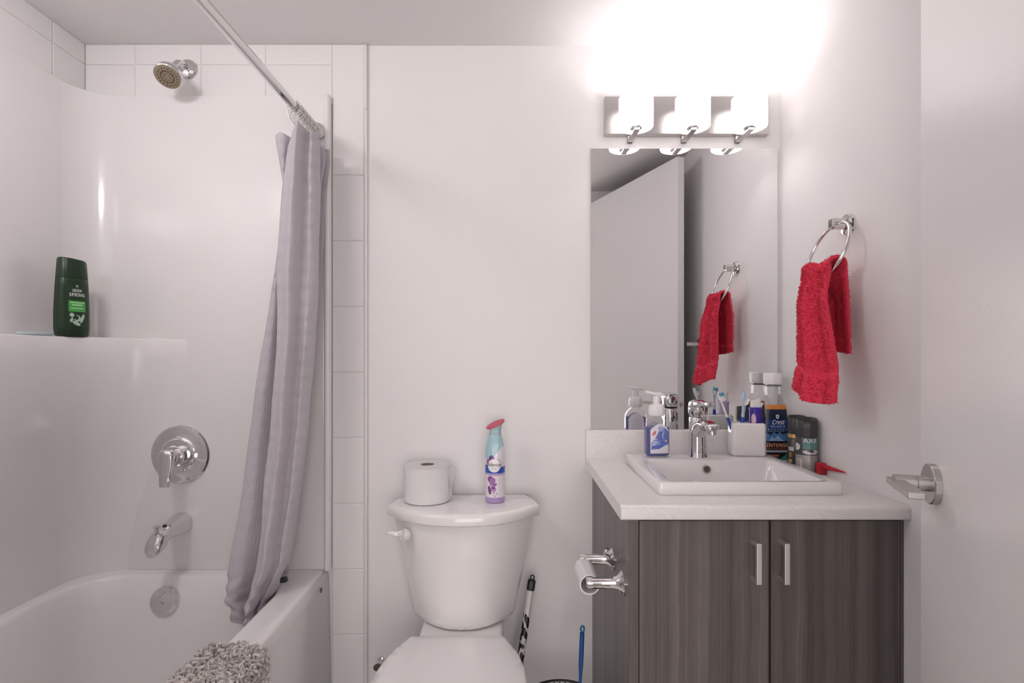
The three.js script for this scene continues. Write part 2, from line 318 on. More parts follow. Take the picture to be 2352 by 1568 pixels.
// ---------------------------------------------------------------- things on the surround ledge
{
  const t = thing('shampoo_bottle', 'dark green shampoo bottle standing on the shower ledge', 'shampoo bottle', [-1.231, 1.2257, 0.163]);
  t.rotation.y = 1.2;
  const green = std(0.012, 0.036, 0.014, 0.3);
  const prof = [[0.0, 0.036, 0.021], [0.003, 0.0395, 0.0235], [0.02, 0.0415, 0.0245], [0.07, 0.0415, 0.0245], [0.13, 0.039, 0.0232], [0.16, 0.0372, 0.0226], [0.1606, 0.0368, 0.0222], [0.1608, 0.0368, 0.0222], [0.1612, 0.0371, 0.0225], [0.21, 0.0335, 0.021], [0.2145, 0.031, 0.019]];
  mesh('bottle_body', loft(prof.slice(0, 7).map(([y, a, b]) => superLoop(0, 0, a, b, y, 2.6)), { capA: true, capB: true, crease: 0.8 }), green, t);
  mesh('flip_cap', loft(prof.slice(8).map(([y, a, b]) => superLoop(0, 0, a, b, y, 2.6).map((p) => V(p.x, y + (y > 0.2 ? -p.x * 0.09 : 0), p.z))), { capA: true, capB: true, crease: 0.8 }), green, t);
  const lab = canvasTex(256, 512, (x, w, h) => {
    x.fillStyle = '#1f3b23'; x.fillRect(0, 0, w, h);
    x.fillStyle = '#8d9a8e'; x.fillRect(110, 6, 34, 30);
    x.fillStyle = '#e9e6e4'; x.textAlign = 'center'; x.font = 'bold 46px sans-serif'; x.fillText('IRISH', 128, 92); x.font = 'bold 54px sans-serif'; x.fillText('SPRING', 128, 146);
    x.fillStyle = '#4cb04e'; x.fillRect(22, 200, 212, 130);
    x.fillStyle = '#c9ecc4'; x.fillRect(40, 216, 176, 12); x.fillRect(64, 242, 128, 14); x.fillRect(48, 284, 160, 10);
    x.fillStyle = '#bcd2c4'; for (const [a, b, c, d] of [[30, 346, 60, 50], [80, 370, 90, 80], [170, 350, 40, 120], [60, 450, 110, 40], [40, 400, 30, 60]]) { x.beginPath(); x.ellipse(a + c / 2, b + d / 2, c / 2, d / 2, 0.4, 0, 6.3); x.fill(); }
    x.fillStyle = '#22402a'; x.beginPath(); x.ellipse(110, 400, 34, 26, 0.3, 0, 6.3); x.fill();
  });
  const at = (y) => { let i = 0; while (i < 4 && prof[i + 1][0] < y) i++; const f = (y - prof[i][0]) / (prof[i + 1][0] - prof[i][0]); return [lerp(prof[i][1], prof[i + 1][1], f), lerp(prof[i][2], prof[i + 1][2], f)]; };
  mesh('label', gridSurface(16, 16, (u, v) => { const y = 0.026 + v * 0.118, [a, b] = at(y), x = (u - 0.5) * 0.05; return V(x, y, b * (1 - Math.abs(x / a) ** 2.6) ** (1 / 2.6) + 0.0005); }), std(1, 1, 1, 0.35, { map: lab }), t).userData.label = 'green and white printed label';
}
{
  const m = mesh('soap_bar', loft([0.0, 0.002, 0.0055, 0.0075, 0.008].map((y, i) => superLoop(0, 0, [0.014, 0.0165, 0.0165, 0.0145, 0.011][i], [0.044, 0.047, 0.047, 0.044, 0.038][i], y, 2.6)), { capA: true, capB: true, crease: 1 }), std(0.55, 0.66, 0.68, 0.4), scene);
  m.position.set(-1.254, 1.2255, 0.252); m.rotation.y = -0.05;
  m.userData = { label: 'flat pale blue soap bar on the ledge beside the green bottle', category: 'soap' };
}

// ---------------------------------------------------------------- shower rod and curtain
const RX = -0.6, RY = 1.857;
{
  const t = thing('shower_rod', 'chrome shower curtain rod running over the bathtub edge', 'curtain rod', [RX, RY, 0.02]);
  mesh('rod', cyl(0.0125, 0.0125, V(0, 0, 0.0), V(0, 0, ZF - 0.022), 28), chrome, t);
  for (const z of [0, ZF - 0.022]) mesh('end_flange', aim(lathe([[0.028, 0], [0.028, 0.006], [0.02, 0.012], [0.0135, 0.02]]), V(0, 0, z), V(0, 0, z ? -1 : 1)), chrome, t);
}
{
  const t = thing('shower_curtain', 'grey waffle-weave shower curtain drawn together beside the tiles', 'shower curtain', [-0.6, 0.43, 0.12]);
  // rows: height, left edge, fold gap, right edge, rear right edge (x), all in metres
  const S = (z) => 1221 / (1.65 - z);
  const rows = [
    [1.797, -0.674, -0.605, -0.545, -0.554],
    [1.75, -0.666, -0.615, -0.542, -0.552],
    [1.666, -0.655, -0.624, -0.5435, -0.565],
    [1.577, -0.66, -0.635, -0.5435, -0.5725],
    [1.486, -0.667, -0.642, -0.5435, -0.573],
    [1.405, -0.676, -0.646, -0.546, -0.58],
    [1.31, -0.691, -0.646, -0.55, -0.588],
    [1.19, -0.712, -0.648, -0.558, -0.6],
    [1.073, -0.729, -0.657, -0.567, -0.612],
    [0.954, -0.747, -0.666, -0.577, -0.6235],
    [0.835, -0.763, -0.679, -0.589, -0.639],
    [0.716, -0.774, -0.684, -0.605, -0.652],
    [0.6, -0.793, -0.695, -0.622, -0.662],
    [0.54, -0.8, -0.708, -0.655, -0.678],
    [0.485, -0.806, -0.722, -0.678, -0.685],
    [0.42, -0.785, -0.725, -0.682, -0.685],
  ];
  const ROW = (y) => { let i = 0; while (i < rows.length - 2 && rows[i + 1][0] > y) i++; const f = Math.min(1, Math.max(0, (y - rows[i][0]) / (rows[i + 1][0] - rows[i][0]))), e = f; return [1, 2, 3, 4].map((k) => lerp(rows[i][k], rows[i + 1][k], e)); };
  const nodesAt = (y) => {
    const [L, G, R, B] = ROW(y), low = sstep(0.9, 0.5, y), zs = 0.02 * low, m = (a, b, t) => lerp(a, b, t);
    return [
      [m(L, B, 0.55), 0.035], [B + 0.004, 0.045], [m(L, B, 0.3), 0.062], [m(L, B, 0.5), 0.078], [B + 0.004, 0.088], [m(L, B, 0.45), 0.105], [m(G, R, 0.6), 0.112], [R - 0.002, 0.14],
      [R, 0.17 + zs], [m(G, R, 0.86), 0.19 + zs], [m(G, R, 0.68), 0.178 + zs], [m(G, R, 0.45), 0.22 + zs], [m(G, R, 0.2), 0.201 + zs], [G, 0.188 + zs], [G + 0.005, 0.172 + zs], [G + 0.026, 0.138 + zs], [G + 0.014, 0.11 + zs], [m(L, G, 0.85), 0.106 + zs], [m(L, G, 0.4), 0.146 + zs], [L + 0.001, 0.138 + zs], [L + 0.004, 0.112], [m(L, G, 0.4), 0.088], [m(L, G, 0.9), 0.075],
    ];
  };
  const NU = 260, NV = 220, top = 1.805, bot = 0.42;
  const rowCache = new Map();
  const curve = (v) => {
    if (!rowCache.has(v)) {
      const y = lerp(top, bot, v), c = new THREE.CatmullRomCurve3(nodesAt(y).map(([x, z]) => V(x, 0, z)), false, 'centripetal');
      rowCache.set(v, [y, c.getPoints(NU)]);
    }
    return rowCache.get(v);
  };
  const f = (u, v) => {
    const [y0, pts] = curve(v), p = pts[Math.round(u * NU)].clone();
    const hang = sstep(0.0, 0.06, v), crumple = sstep(0.86, 0.97, v), q = u * 11;
    const hookSag = (1 - sstep(0, 0.05, v)) * 0.016 * Math.abs(Math.sin(u * Math.PI * 6));
    let y = y0 - hookSag;
    p.x += hang * 0.0035 * n3(q * 1.3, y0 * 7, 1) + crumple * 0.014 * n3(q * 1.6, y0 * 34, 4);
    p.z += hang * 0.005 * n3(q, y0 * 5, 9) + crumple * 0.018 * n3(q * 1.4, y0 * 30, 14) + 0.0012 * n3(u * 60, y0 * 60, 3);
    y += crumple * 0.012 * n3(q * 0.9, 3, 2) * sstep(0.9, 1, v);
    const r = V(p.x + 0.6, y - 0.43, p.z - 0.12);
    r.u = u * 1.15; r.v = (1 - v) * 1.375;
    return r;
  };
  const weave = dataTex(256, (x, y) => {
    const row = Math.floor(y / 64), band = (y % 64) / 64, k = Math.floor(x / 16), st = (x % 16) / 16;
    const on = sstep(0.1, 0.2, band) * sstep(0.66, 0.54, band) * (0.8 + 0.2 * Math.sin(k * 7.3 + row * 3.1));
    const dash = (Math.exp(-(((st - 0.3) / 0.14) ** 2)) - Math.exp(-(((st - 0.75) / 0.16) ** 2))) * on;
    return 0.5 + 0.36 * dash + 0.07 * tileNoise(x, y, 256, 14, 3) + 0.05 * tileNoise(x, y, 256, 40, 8);
  });
  const cloth = phys(0.55, 0.515, 0.555, 0.85, { bumpMap: scaled(weave, 9, 6), bumpScale: 0.0011, sheen: 0.2, sheenRoughness: 0.6 });
  mesh('curtain_cloth', gridSurface(NU, NV, f), cloth, t);
  // top hem with its fold and the dark weight hidden in the bottom hem
  mesh('hem_magnet', cyl(0.008, 0.008, V(-0.672 + 0.6, 0.088, 0.105 - 0.12), V(-0.655 + 0.6, 0.094, 0.105 - 0.12), 16), std(0.06, 0.055, 0.052, 0.6), t);
  mesh('liner_corner', gridSurface(10, 6, (u, v) => V(lerp(-0.664, -0.69, v) + 0.6, lerp(0.497, 0.445, v) - 0.43 - 0.012 * u * v, lerp(0.27, 0.392 - 0.05 * v, u) - 0.12)), std(0.4, 0.385, 0.37, 0.6), t);
  // curtain hooks round the rod
  for (let i = 0; i < 12; i++) {
    const z = 0.19 - i * 0.0138 - 0.12, h = [], cy = RY - 0.43, tw = (i % 2 ? 0.25 : -0.2);
    const ring = []; for (let k = 0; k <= 20; k++) { const a = -1.9 + k / 20 * 4.9; ring.push(V(0.0165 * Math.sin(a) * 1.05, cy - 0.004 + 0.0195 * Math.cos(a), z + tw * 0.006 * Math.sin(a))); }
    h.push(tube(ring, 0.0019, 30, false, 7));
    h.push(tube([ring[0], V(-0.012, cy - 0.028, z), V(-0.002, cy - 0.05, z + 0.002), V(0.006, cy - 0.058, z + 0.002), V(0.009, cy - 0.05, z + 0.002)], 0.0019, 14, false, 7));
    for (let k = 4; k <= 16; k += 3) h.push(new THREE.SphereGeometry(0.0042, 10, 8).translate(ring[k].x, ring[k].y, ring[k].z));
    mesh('hook', merge(h), std(0.78, 0.76, 0.75, 0.25, { metalness: 0.25 }), t);
  }
}

// ---------------------------------------------------------------- bath rug over the tub edge
{
  const t = thing('bath_rug', 'shaggy beige chenille bath rug hung over the bathtub edge', 'rug', [-0.6, 0.515, 0.66]);
  const path = new THREE.CatmullRomCurve3([V(-0.69, 0.42, 0), V(-0.682, 0.47, 0), V(-0.672, 0.514, 0), V(-0.652, 0.5245, 0), V(-0.61, 0.521, 0), V(-0.574, 0.5205, 0), V(-0.553, 0.51, 0), V(-0.547, 0.47, 0), V(-0.545, 0.36, 0)], false, 'centripetal');
  const edge = (u) => 0.482 + 0.012 * Math.sin(u * 9) + 0.035 * sstep(0.35, 0, u);
  const at = (u, v, off = 0) => { const p = path.getPointAt(u), tg = path.getTangentAt(u), z = lerp(edge(u), 0.88, v); return V(p.x + 0.6 - tg.y * -off * -1, p.y - 0.515 + off * Math.abs(tg.x) + 0.004 * n3(u * 8, v * 9, 2), z - 0.66); };
  mesh('rug_backing', gridSurface(40, 40, (u, v) => at(u, v)), std(0.42, 0.38, 0.36, 0.95), t);
  const tuft = tube([V(0, 0, 0), V(0.002, 0.007, 0), V(0.007, 0.012, 0.001), V(0.013, 0.011, 0.002)], 0.0034, 8, false, 6);
  const tg2 = merge([tuft, new THREE.SphereGeometry(0.0036, 7, 6).translate(0.013, 0.011, 0.002)]);
  const N = 9500, im = new THREE.InstancedMesh(tg2, std(1, 1, 1, 0.95), N), M = new THREE.Matrix4(), q = new THREE.Quaternion(), q2 = new THREE.Quaternion(), C = new THREE.Color();
  for (let i = 0; i < N; i++) {
    const u = rnd(), v = rnd(), p = at(u, v), tan = path.getTangentAt(u), nor = V(-tan.y, tan.x, 0).normalize();
    if (nor.y < 0 && Math.abs(tan.x) > 0.5) nor.negate();
    nor.add(V((rnd() - 0.5) * 1.1, (rnd() - 0.5) * 1.1, (rnd() - 0.5) * 1.1 - 0.25 * sstep(0.1, 0, v))).normalize();
    q.setFromUnitVectors(V(0, 1, 0), nor); q2.setFromAxisAngle(V(0, 1, 0), rnd() * 6.28); q.multiply(q2);
    const s = 0.5 + rnd() * 0.5; M.compose(p, q, V(s, s * 1.15, s * 0.8)); im.setMatrixAt(i, M);
    const k = 0.36 + rnd() * 0.38; C.setRGB(k, k * 0.915, k * 0.88); im.setColorAt(i, C);
  }
  im.name = 'rug_pile'; im.userData = { kind: 'stuff' }; im.castShadow = im.receiveShadow = true; t.add(im);
}

// ---------------------------------------------------------------- toilet
const TX = -0.14;
{
  const t = thing('toilet', 'white two-piece toilet with closed lid', 'toilet', [TX, 0, 0.3]);
  const D = (wb, w, z0, z1, zf, y, n = 30) => {
    const L = [];
    for (let i = 0; i <= 6; i++) L.push(V(lerp(wb, -wb, i / 6), y, z0 - 0.3));
    for (let i = 1; i < 5; i++) { const f = i / 5; L.push(V(-lerp(wb, w, Math.sin(f * 1.57)), y, lerp(z0, z1, f) - 0.3)); }
    for (let i = 0; i <= n; i++) { const x = lerp(-1, 1, i / n); L.push(V(w * x, y, z1 + (zf - z1) * (1 - Math.abs(x) ** 2.3) - 0.3)); }
    for (let i = 4; i > 0; i--) { const f = i / 5; L.push(V(lerp(wb, w, Math.sin(f * 1.57)), y, lerp(z0, z1, f) - 0.3)); }
    return L;
  };
  const tank = [[0.412, 0.1, 0.112, 0.04, 0.1, 0.165], [0.4135, 0.118, 0.130, 0.028, 0.1, 0.182], [0.42, 0.128, 0.1415, 0.023, 0.1, 0.19], [0.435, 0.133, 0.1495, 0.021, 0.1, 0.194], [0.5, 0.14, 0.161, 0.02, 0.105, 0.198], [0.6, 0.152, 0.18, 0.02, 0.11, 0.205], [0.715, 0.166, 0.2, 0.02, 0.115, 0.213]];
  mesh('tank', loft(tank.map(([y, wb, w, z0, z1, zf]) => D(wb, w, z0, z1, zf, y)), { capA: true, capB: true, crease: 0.75 }), porcelain, t);
  const lid = [[0.712, -0.012], [0.7125, -0.004], [0.716, 0], [0.733, 0.001], [0.741, -0.0015], [0.7445, -0.006], [0.7455, -0.014], [0.746, -0.06]];
  mesh('tank_lid', loft(lid.map(([y, e]) => D(0.188 + e, 0.2185 + e, 0.012 - e * 0.4, 0.122, 0.23 + e, y)), { capA: true, capB: true, crease: 0.75 }), porcelain, t);
  // flush lever
  const lv = mesh('flush_lever', aim(lathe([[0.0205, 0], [0.0205, 0.004], [0.018, 0.011], [0.011, 0.016], [0, 0.0175]], 32).scale(1, 1, 0.85), V(-0.158, 0.672, 0.167 - 0.3), V(-0.5, 0, 0.87)), porcelain, t);
  mesh('lever_arm', loft([[0.006, 0.008, 0.006, 0], [0.0, 0.0085, 0.007, 0.006], [-0.012, 0.0075, 0.006, 0.011], [-0.026, 0.0062, 0.0045, 0.015], [-0.036, 0.004, 0.003, 0.0155], [-0.04, 0.0015, 0.001, 0.0155]].map(([x, h, d, z]) => { const L = []; for (let i = 0; i < 16; i++) { const a = i / 16 * 6.283; L.push(V(x - 0.164, 0.684 + h * Math.sin(a) + (x < -0.02 ? 0.003 : 0), 0.186 - 0.3 + z + d * Math.cos(a))); } return L; }), { capA: true, capB: true, crease: 1.2 }), porcelain, lv);
  // bowl, seat and lid
  const seatHW = [[0.215, 0.128], [0.307, 0.1655], [0.43, 0.183], [0.56, 0.164], [0.65, 0.106]];
  const side = new THREE.CatmullRomCurve3(seatHW.map(([z, w]) => V(w, 0, z)).concat([V(0, 0, 0.69)]), false, 'centripetal').getPoints(44);
  const oval = (y, k, zk = k) => { const L = [], q = (x, z) => V(x * k - 0.007, y, (z - 0.44) * zk + 0.44 - 0.3); side.forEach((p) => L.push(q(p.x, p.z))); side.slice(0, -1).reverse().forEach((p) => L.push(q(-p.x, p.z))); for (let i = 1; i < 8; i++) L.push(q(lerp(-0.128, 0.128, i / 8), 0.215)); return L; };
  mesh('seat_lid', loft([[0.399, 0.94], [0.4, 0.985], [0.404, 1], [0.412, 1], [0.4165, 0.985], [0.419, 0.955], [0.4215, 0.85], [0.423, 0.6], [0.4235, 0.3]].map(([y, k]) => oval(y, k)), { capA: true, capB: true, crease: 0.9 }), porcelain, t);
  mesh('seat_ring', loft([[0.379, 0.95], [0.381, 0.975], [0.396, 0.975], [0.398, 0.94]].map(([y, k]) => oval(y, k)), { capA: true, capB: true, crease: 0.9 }), porcelain, t);
  mesh('bowl', loft([[0.0, 0.62, 0.75], [0.03, 0.6, 0.73], [0.14, 0.55, 0.7], [0.24, 0.65, 0.78], [0.32, 0.85, 0.9], [0.365, 0.965, 0.97], [0.377, 0.955, 0.965]].map(([y, k, zk]) => oval(y, k, zk)), { capA: true, capB: true, crease: 0.9 }), porcelain, t);
  mesh('bowl_deck', bx(-0.115, 0.115, 0.3, 0.4115, 0.05 - 0.3, 0.235 - 0.3, 0.012), porcelain, t);
  mesh('seat_hinge', merge([bx(-0.105, 0.115, 0.398, 0.4125, 0.2 - 0.3, 0.222 - 0.3, 0.005)]), porcelain, t);
  mesh('hinge_bolt', cyl(0.006, 0.006, V(-0.118, 0.403, 0.203 - 0.3), V(-0.106, 0.403, 0.203 - 0.3), 12), std(0.12, 0.1, 0.09, 0.5), t);
}
{
  const t = thing('supply_valve', 'small dark water shut-off valve low behind the toilet', 'water valve', [-0.405, 0.23, 0.0]);
  mesh('valve_flange', aim(lathe([[0.009, 0.0005], [0.008, 0.004], [0.0045, 0.006], [0.0045, 0.04], [0, 0.04]], 24), V(0, 0, 0), V(0, 0, 1)), chrome, t);
  mesh('valve_handle', aim(lathe([[0, 0], [0.0135, 0.001], [0.0145, 0.006], [0.0125, 0.011], [0, 0.012]], 20).scale(1, 1, 0.7), V(0, 0, 0.038), V(0, 0, 1)), std(0.1, 0.07, 0.06, 0.4), t);
}
{
  const t = thing('toilet_paper_roll', 'full white toilet paper roll standing on the toilet tank', 'toilet paper', [-0.25, 0.746, 0.0785]);
  const paper = std(0.91, 0.895, 0.89, 0.95, { bumpMap: scaled(paintBump, 20, 6), bumpScale: 0.0012 });
  mesh('paper', lathe([[0.0205, 0.001], [0.0665, 0.001], [0.0685, 0.003], [0.0685, 0.103], [0.0665, 0.1055], [0.05, 0.1062], [0.0205, 0.1055], [0.0205, 0.001]], 56), paper, t);
  mesh('cardboard_core', lathe([[0.0203, 0.001], [0.0203, 0.105], [0.019, 0.105], [0.019, 0.001], [0.0203, 0.001]], 28), std(0.3, 0.24, 0.19, 0.9), t);
  mesh('loose_sheet', gridSurface(12, 16, (u, v) => { const a = 1.25 - u * 0.05, ext = u * 0.020 * (0.55 + 0.45 * v) + 0.003 * Math.sin(v * 5 + u * 3); return V((0.0688 + ext) * Math.sin(a) + 0.0, 0.016 + v * (0.088 - 0.006 * u) + 0.004 * u * Math.sin(v * 7), (0.0688) * Math.cos(a) - u * 0.012); }), paper, t);
}
{
  const t = thing('air_freshener', 'spray can of air freshener with a pink top on the toilet tank', 'spray can', [-0.0495, 0.746, 0.092]);
  const wrap = canvasTex(1024, 1024, (x, w, h) => {
    const Y = (m) => h - m / 0.196 * h;                       // height in metres on the can
    x.fillStyle = '#e9e3ea'; x.fillRect(0, 0, w, h);
    x.fillStyle = '#a9cdd6'; x.beginPath(); x.moveTo(0, 0); x.lineTo(w, 0); x.lineTo(w, Y(0.16)); x.lineTo(640, Y(0.162)); x.lineTo(500, Y(0.137)); x.lineTo(395, Y(0.128)); x.lineTo(0, Y(0.128)); x.fill();
    x.fillStyle = '#3558b8'; x.beginPath(); x.moveTo(0, Y(0.108)); x.lineTo(430, Y(0.110)); x.lineTo(600, Y(0.104)); x.lineTo(w, Y(0.112)); x.lineTo(w, Y(0.088)); x.quadraticCurveTo(512, Y(0.083), 0, Y(0.088)); x.fill();
    x.fillStyle = '#c9b2dc'; x.fillRect(0, Y(0.0865), w, 30); x.fillStyle = '#b9a0d0'; x.fillRect(0, Y(0.017), w, 200);
    x.fillStyle = '#9c7fb9'; x.fillRect(400, Y(0.0838), 190, 7); x.fillRect(400, Y(0.0815), 180, 5); x.fillRect(390, Y(0.0155), 240, 6); x.fillRect(390, Y(0.0118), 230, 5);
    const petal = (cx, cy, a, b, r, c) => { x.fillStyle = c; x.beginPath(); x.ellipse(cx, Y(cy), a, b, r, 0, 6.3); x.fill(); };
    petal(455, 0.127, 52, 62, 0.2, '#6d4a92'); petal(395, 0.118, 40, 50, -0.4, '#8a6a86');
    petal(440, 0.069, 58, 50, 0.2, '#8d4a92'); petal(470, 0.064, 46, 60, 0.8, '#a877b4'); petal(500, 0.053, 52, 26, -0.5, '#a06aa8'); petal(452, 0.05, 34, 20, 0.5, '#cdb0d8'); petal(420, 0.038, 30, 66, -0.25, '#7d3f80'); petal(490, 0.041, 46, 40, 0.2, '#b58cc2'); petal(485, 0.045, 30, 16, 0.2, '#74366f');
    x.fillStyle = '#f4f0f2'; x.beginPath(); x.ellipse(500, Y(0.109), 112, 100, 0, 0, 6.3); x.fill(); x.lineWidth = 7; x.strokeStyle = '#5d5580'; x.beginPath(); x.ellipse(505, Y(0.110), 116, 106, 0, -1.2, 0.4); x.stroke();
    x.fillStyle = '#22242c'; x.font = 'italic bold 66px serif'; x.textAlign = 'center'; x.fillText('febreze', 500, Y(0.107)); x.fillStyle = '#8a8894'; x.font = '22px sans-serif'; x.fillText('AIR MIST', 505, Y(0.099));
    x.strokeStyle = '#75708c'; x.lineWidth = 6; x.beginPath(); x.moveTo(480, Y(0.031)); x.lineTo(560, Y(0.031)); x.lineTo(512, Y(0.019)); x.closePath(); x.stroke();
  });
  const body = heightUV(lathe([[0.024, 0], [0.0275, 0.0012], [0.029, 0.005], [0.029, 0.128], [0.0285, 0.146], [0.026, 0.166], [0.0215, 0.184], [0.0178, 0.193], [0.0165, 0.196]], 48));
  mesh('can_body', body, phys(1, 1, 1, 0.3, { map: wrap, clearcoat: 0.3 }), t);
  const slant = (x) => 0.2235 + x * 0.42;
  const ring = (y, a, b, cx, k) => superLoop(cx, 0, a, b, y, 2, 36).map((p) => V(p.x, lerp(y, slant(p.x) - 0.27 * p.z, k), p.z));
  mesh('actuator', loft([ring(0.195, 0.0168, 0.0168, 0, 0), ring(0.198, 0.0175, 0.0175, 0, 0), ring(0.206, 0.0165, 0.017, 0, 0), ring(0.216, 0.0195, 0.018, 0.001, 0.5), ring(0.22, 0.0245, 0.019, 0.0015, 0.92), ring(0.222, 0.0265, 0.0195, 0.001, 1)], { crease: 0.9 }), std(0.42, 0.58, 0.6, 0.35), t);
  mesh('spray_top', loft([ring(0.2222, 0.0268, 0.0198, 0.001, 1), ring(0.2222, 0.0275, 0.0202, 0.001, 1).map((p) => V(p.x, p.y + 0.0015, p.z)), ring(0.2222, 0.026, 0.019, 0.001, 1).map((p) => V(p.x, p.y + 0.0035, p.z)), ring(0.2222, 0.008, 0.006, 0.001, 1).map((p) => V(p.x, p.y + 0.0025, p.z))], { capA: true, capB: true, crease: 0.8 }), std(0.58, 0.07, 0.13, 0.4), t);
  mesh('trigger', loft([[0.217, 0.018, 0.004], [0.21, 0.0205, 0.0045], [0.2, 0.0235, 0.0045], [0.19, 0.0265, 0.004], [0.186, 0.0265, 0.003]].map(([y, x, w]) => rrect(x - 0.0018, x + 0.0022, -w, w, 0.0015, y, 4)), { capA: true, capB: true }), whitePlastic, t);
}

// ---------------------------------------------------------------- sticks and basket behind the toilet
{
  const t = thing('broom_handle', 'black and white patterned stick leaning behind the toilet', 'broom', [-0.022, 0, 0.15]);
  const top = V(0.06 + 0.022, 0.505, 0.06 - 0.15), base = V(0, 0, 0), d = top.clone().sub(base).normalize(), L = top.length();
  const cow = canvasTex(256, 1024, (x, w, h) => {
    x.fillStyle = '#d9d2d0'; x.fillRect(0, 0, w, h);
    x.fillStyle = '#141313'; seed = 77;
    for (let i = 0; i < 84; i++) { const cx = rnd() * w, cy = 150 + i / 84 * (h - 150) + rnd() * 12; for (const o of [-w, 0, w]) { x.beginPath(); x.ellipse(cx + o, cy, 16 + rnd() * 26, 10 + rnd() * 14, rnd() * 3, 0, 6.3); x.fill(); } }
  });
  const shaft = lathe([[0.0105, 0.01], [0.0105, L - 0.03]], 24);
  mesh('shaft', heightUV(shaft).applyQuaternion(new THREE.Quaternion().setFromUnitVectors(V(0, 1, 0), d)), std(1, 1, 1, 0.35, { map: cow }), t);
  mesh('end_cap', aim(lathe([[0.0118, -0.032], [0.0122, -0.03], [0.0122, -0.006], [0.010, -0.002], [0, -0.001]], 24), top, d), blackPlastic, t);
  const loop = []; for (let i = 0; i < 16; i++) { const a = i / 16 * 6.283; loop.push(V(0.0055 * Math.cos(a) + 0.001, 0.004 + 0.0065 * Math.sin(a), 0).add(top)); }
  mesh('hanging_loop', tube(loop, 0.0019, 30, true, 8), blackPlastic, t);
  mesh('foot', cyl(0.014, 0.0125, V(0, 0.0, 0), d.clone().multiplyScalar(0.03), 20), blackPlastic, t);
}
{
  const t = thing('waste_basket', 'black wire-mesh waste basket between toilet and vanity', 'basket', [0.134, 0, 0.262]);
  const wire = std(0.02, 0.02, 0.022, 0.45, { metalness: 0.6 }), R0 = 0.085, R1 = 0.108, Hb = 0.262;
  mesh('rim', new THREE.TorusGeometry(R1, 0.003, 10, 72).rotateX(Math.PI / 2).translate(0, Hb - 0.003, 0), wire, t);
  mesh('base', lathe([[0, 0.001], [R0, 0.001], [R0 + 0.002, 0.006], [R0 - 0.002, 0.006], [0, 0.005]], 40), wire, t);
  const strands = [];
  for (let k = 0; k < 44; k++) for (const s of [-1, 1]) { const pts = []; for (let i = 0; i <= 10; i++) { const f = i / 10, a = k / 44 * 6.283 + s * f * 1.9, r = lerp(R0, R1, f); pts.push(V(r * Math.cos(a), 0.004 + f * (Hb - 0.008), r * Math.sin(a))); } strands.push(tube(pts, 0.0008, 16, false, 4)); }
  const m = mesh('wire_mesh', merge(strands), wire, t); m.userData.kind = 'stuff';
}
{
  const t = thing('cleaning_wand', 'blue plastic brush handle standing in the waste basket', 'brush', [0.17, 0.009, 0.235]);
  const blue = std(0.012, 0.075, 0.27, 0.35);
  const top = V(0.022, 0.425, -0.035), d = top.clone().normalize(), ax = (f) => top.clone().multiplyScalar(f);
  const sec = (f, w, th) => { const c = ax(f), L = []; for (let i = 0; i < 16; i++) { const a = i / 16 * 6.283; L.push(V(c.x + w * Math.cos(a), c.y, c.z + th * Math.sin(a))); } return L; };
  mesh('handle', loft([sec(0.02, 0.0035, 0.0035), sec(0.66, 0.0038, 0.0035), sec(0.72, 0.0048, 0.004), sec(0.77, 0.0064, 0.0045), sec(0.96, 0.0064, 0.0045)], { capA: true, capB: true, crease: 1 }), blue, t);
  const loop = []; for (let i = 0; i < 16; i++) { const a = i / 16 * 6.283; loop.push(V(0.0045 * Math.cos(a), -0.0075 + 0.0085 * Math.sin(a), 0).add(top)); }
  mesh('hanging_loop', tube(loop, 0.0024, 30, true, 8), std(0.02, 0.12, 0.28, 0.35), t);
  mesh('brush_head', lathe([[0, 0], [0.016, 0.003], [0.019, 0.02], [0.016, 0.05], [0.004, 0.06]], 24), std(0.7, 0.7, 0.72, 0.8), t);
}

// ---------------------------------------------------------------- vanity
const CT = 0.857, CF = 0.54;       // counter height, front
{
  const t = thing('vanity_cabinet', 'dark grey wood vanity cabinet with two doors under the sink', 'cabinet', [0.54, 0, 0.26]);
  const P = (x0, x1, y0, y1, z0, z1, r = 0.0008) => bx(x0, x1, y0, y1, z0, z1, r).translate(-0.54, 0, -0.26);
  mesh('side_panel', P(0.249, 0.2692, 0.0, 0.8265, 0.001, 0.52), woodSide, t);
  mesh('side_panel', P(0.8265, XR - 0.0005, 0.0, 0.8265, 0.001, 0.519), wood, t);
  mesh('back_panel', P(0.2694, 0.8263, 0.1, 0.8265, 0.001, 0.008), wood, t);
  mesh('bottom_panel', P(0.2694, 0.8263, 0.1, 0.118, 0.008, 0.498), wood, t);
  mesh('toe_kick', P(0.2694, 0.8263, 0, 0.0995, 0.44, 0.455), wood, t);
  mesh('top_rail', P(0.2694, 0.8263, 0.775, 0.8265, 0.482, 0.499), wood, t);
  for (const [x0, x1, hx] of [[0.2708, 0.5462, 0.5115], [0.5512, 0.825, 0.5695]]) {
    const d = mesh('door', P(x0, x1, 0.103, 0.8205, 0.502, 0.52, 0.0012), wood, t);
    mesh('handle', merge([P(hx - 0.0055, hx + 0.0055, 0.697, 0.7825, 0.544, 0.552, 0.0015), P(hx - 0.0055, hx + 0.0055, 0.7735, 0.7825, 0.52, 0.546, 0.001), P(hx - 0.0055, hx + 0.0055, 0.697, 0.706, 0.52, 0.546, 0.001)]), pullMetal, d);
  }
}
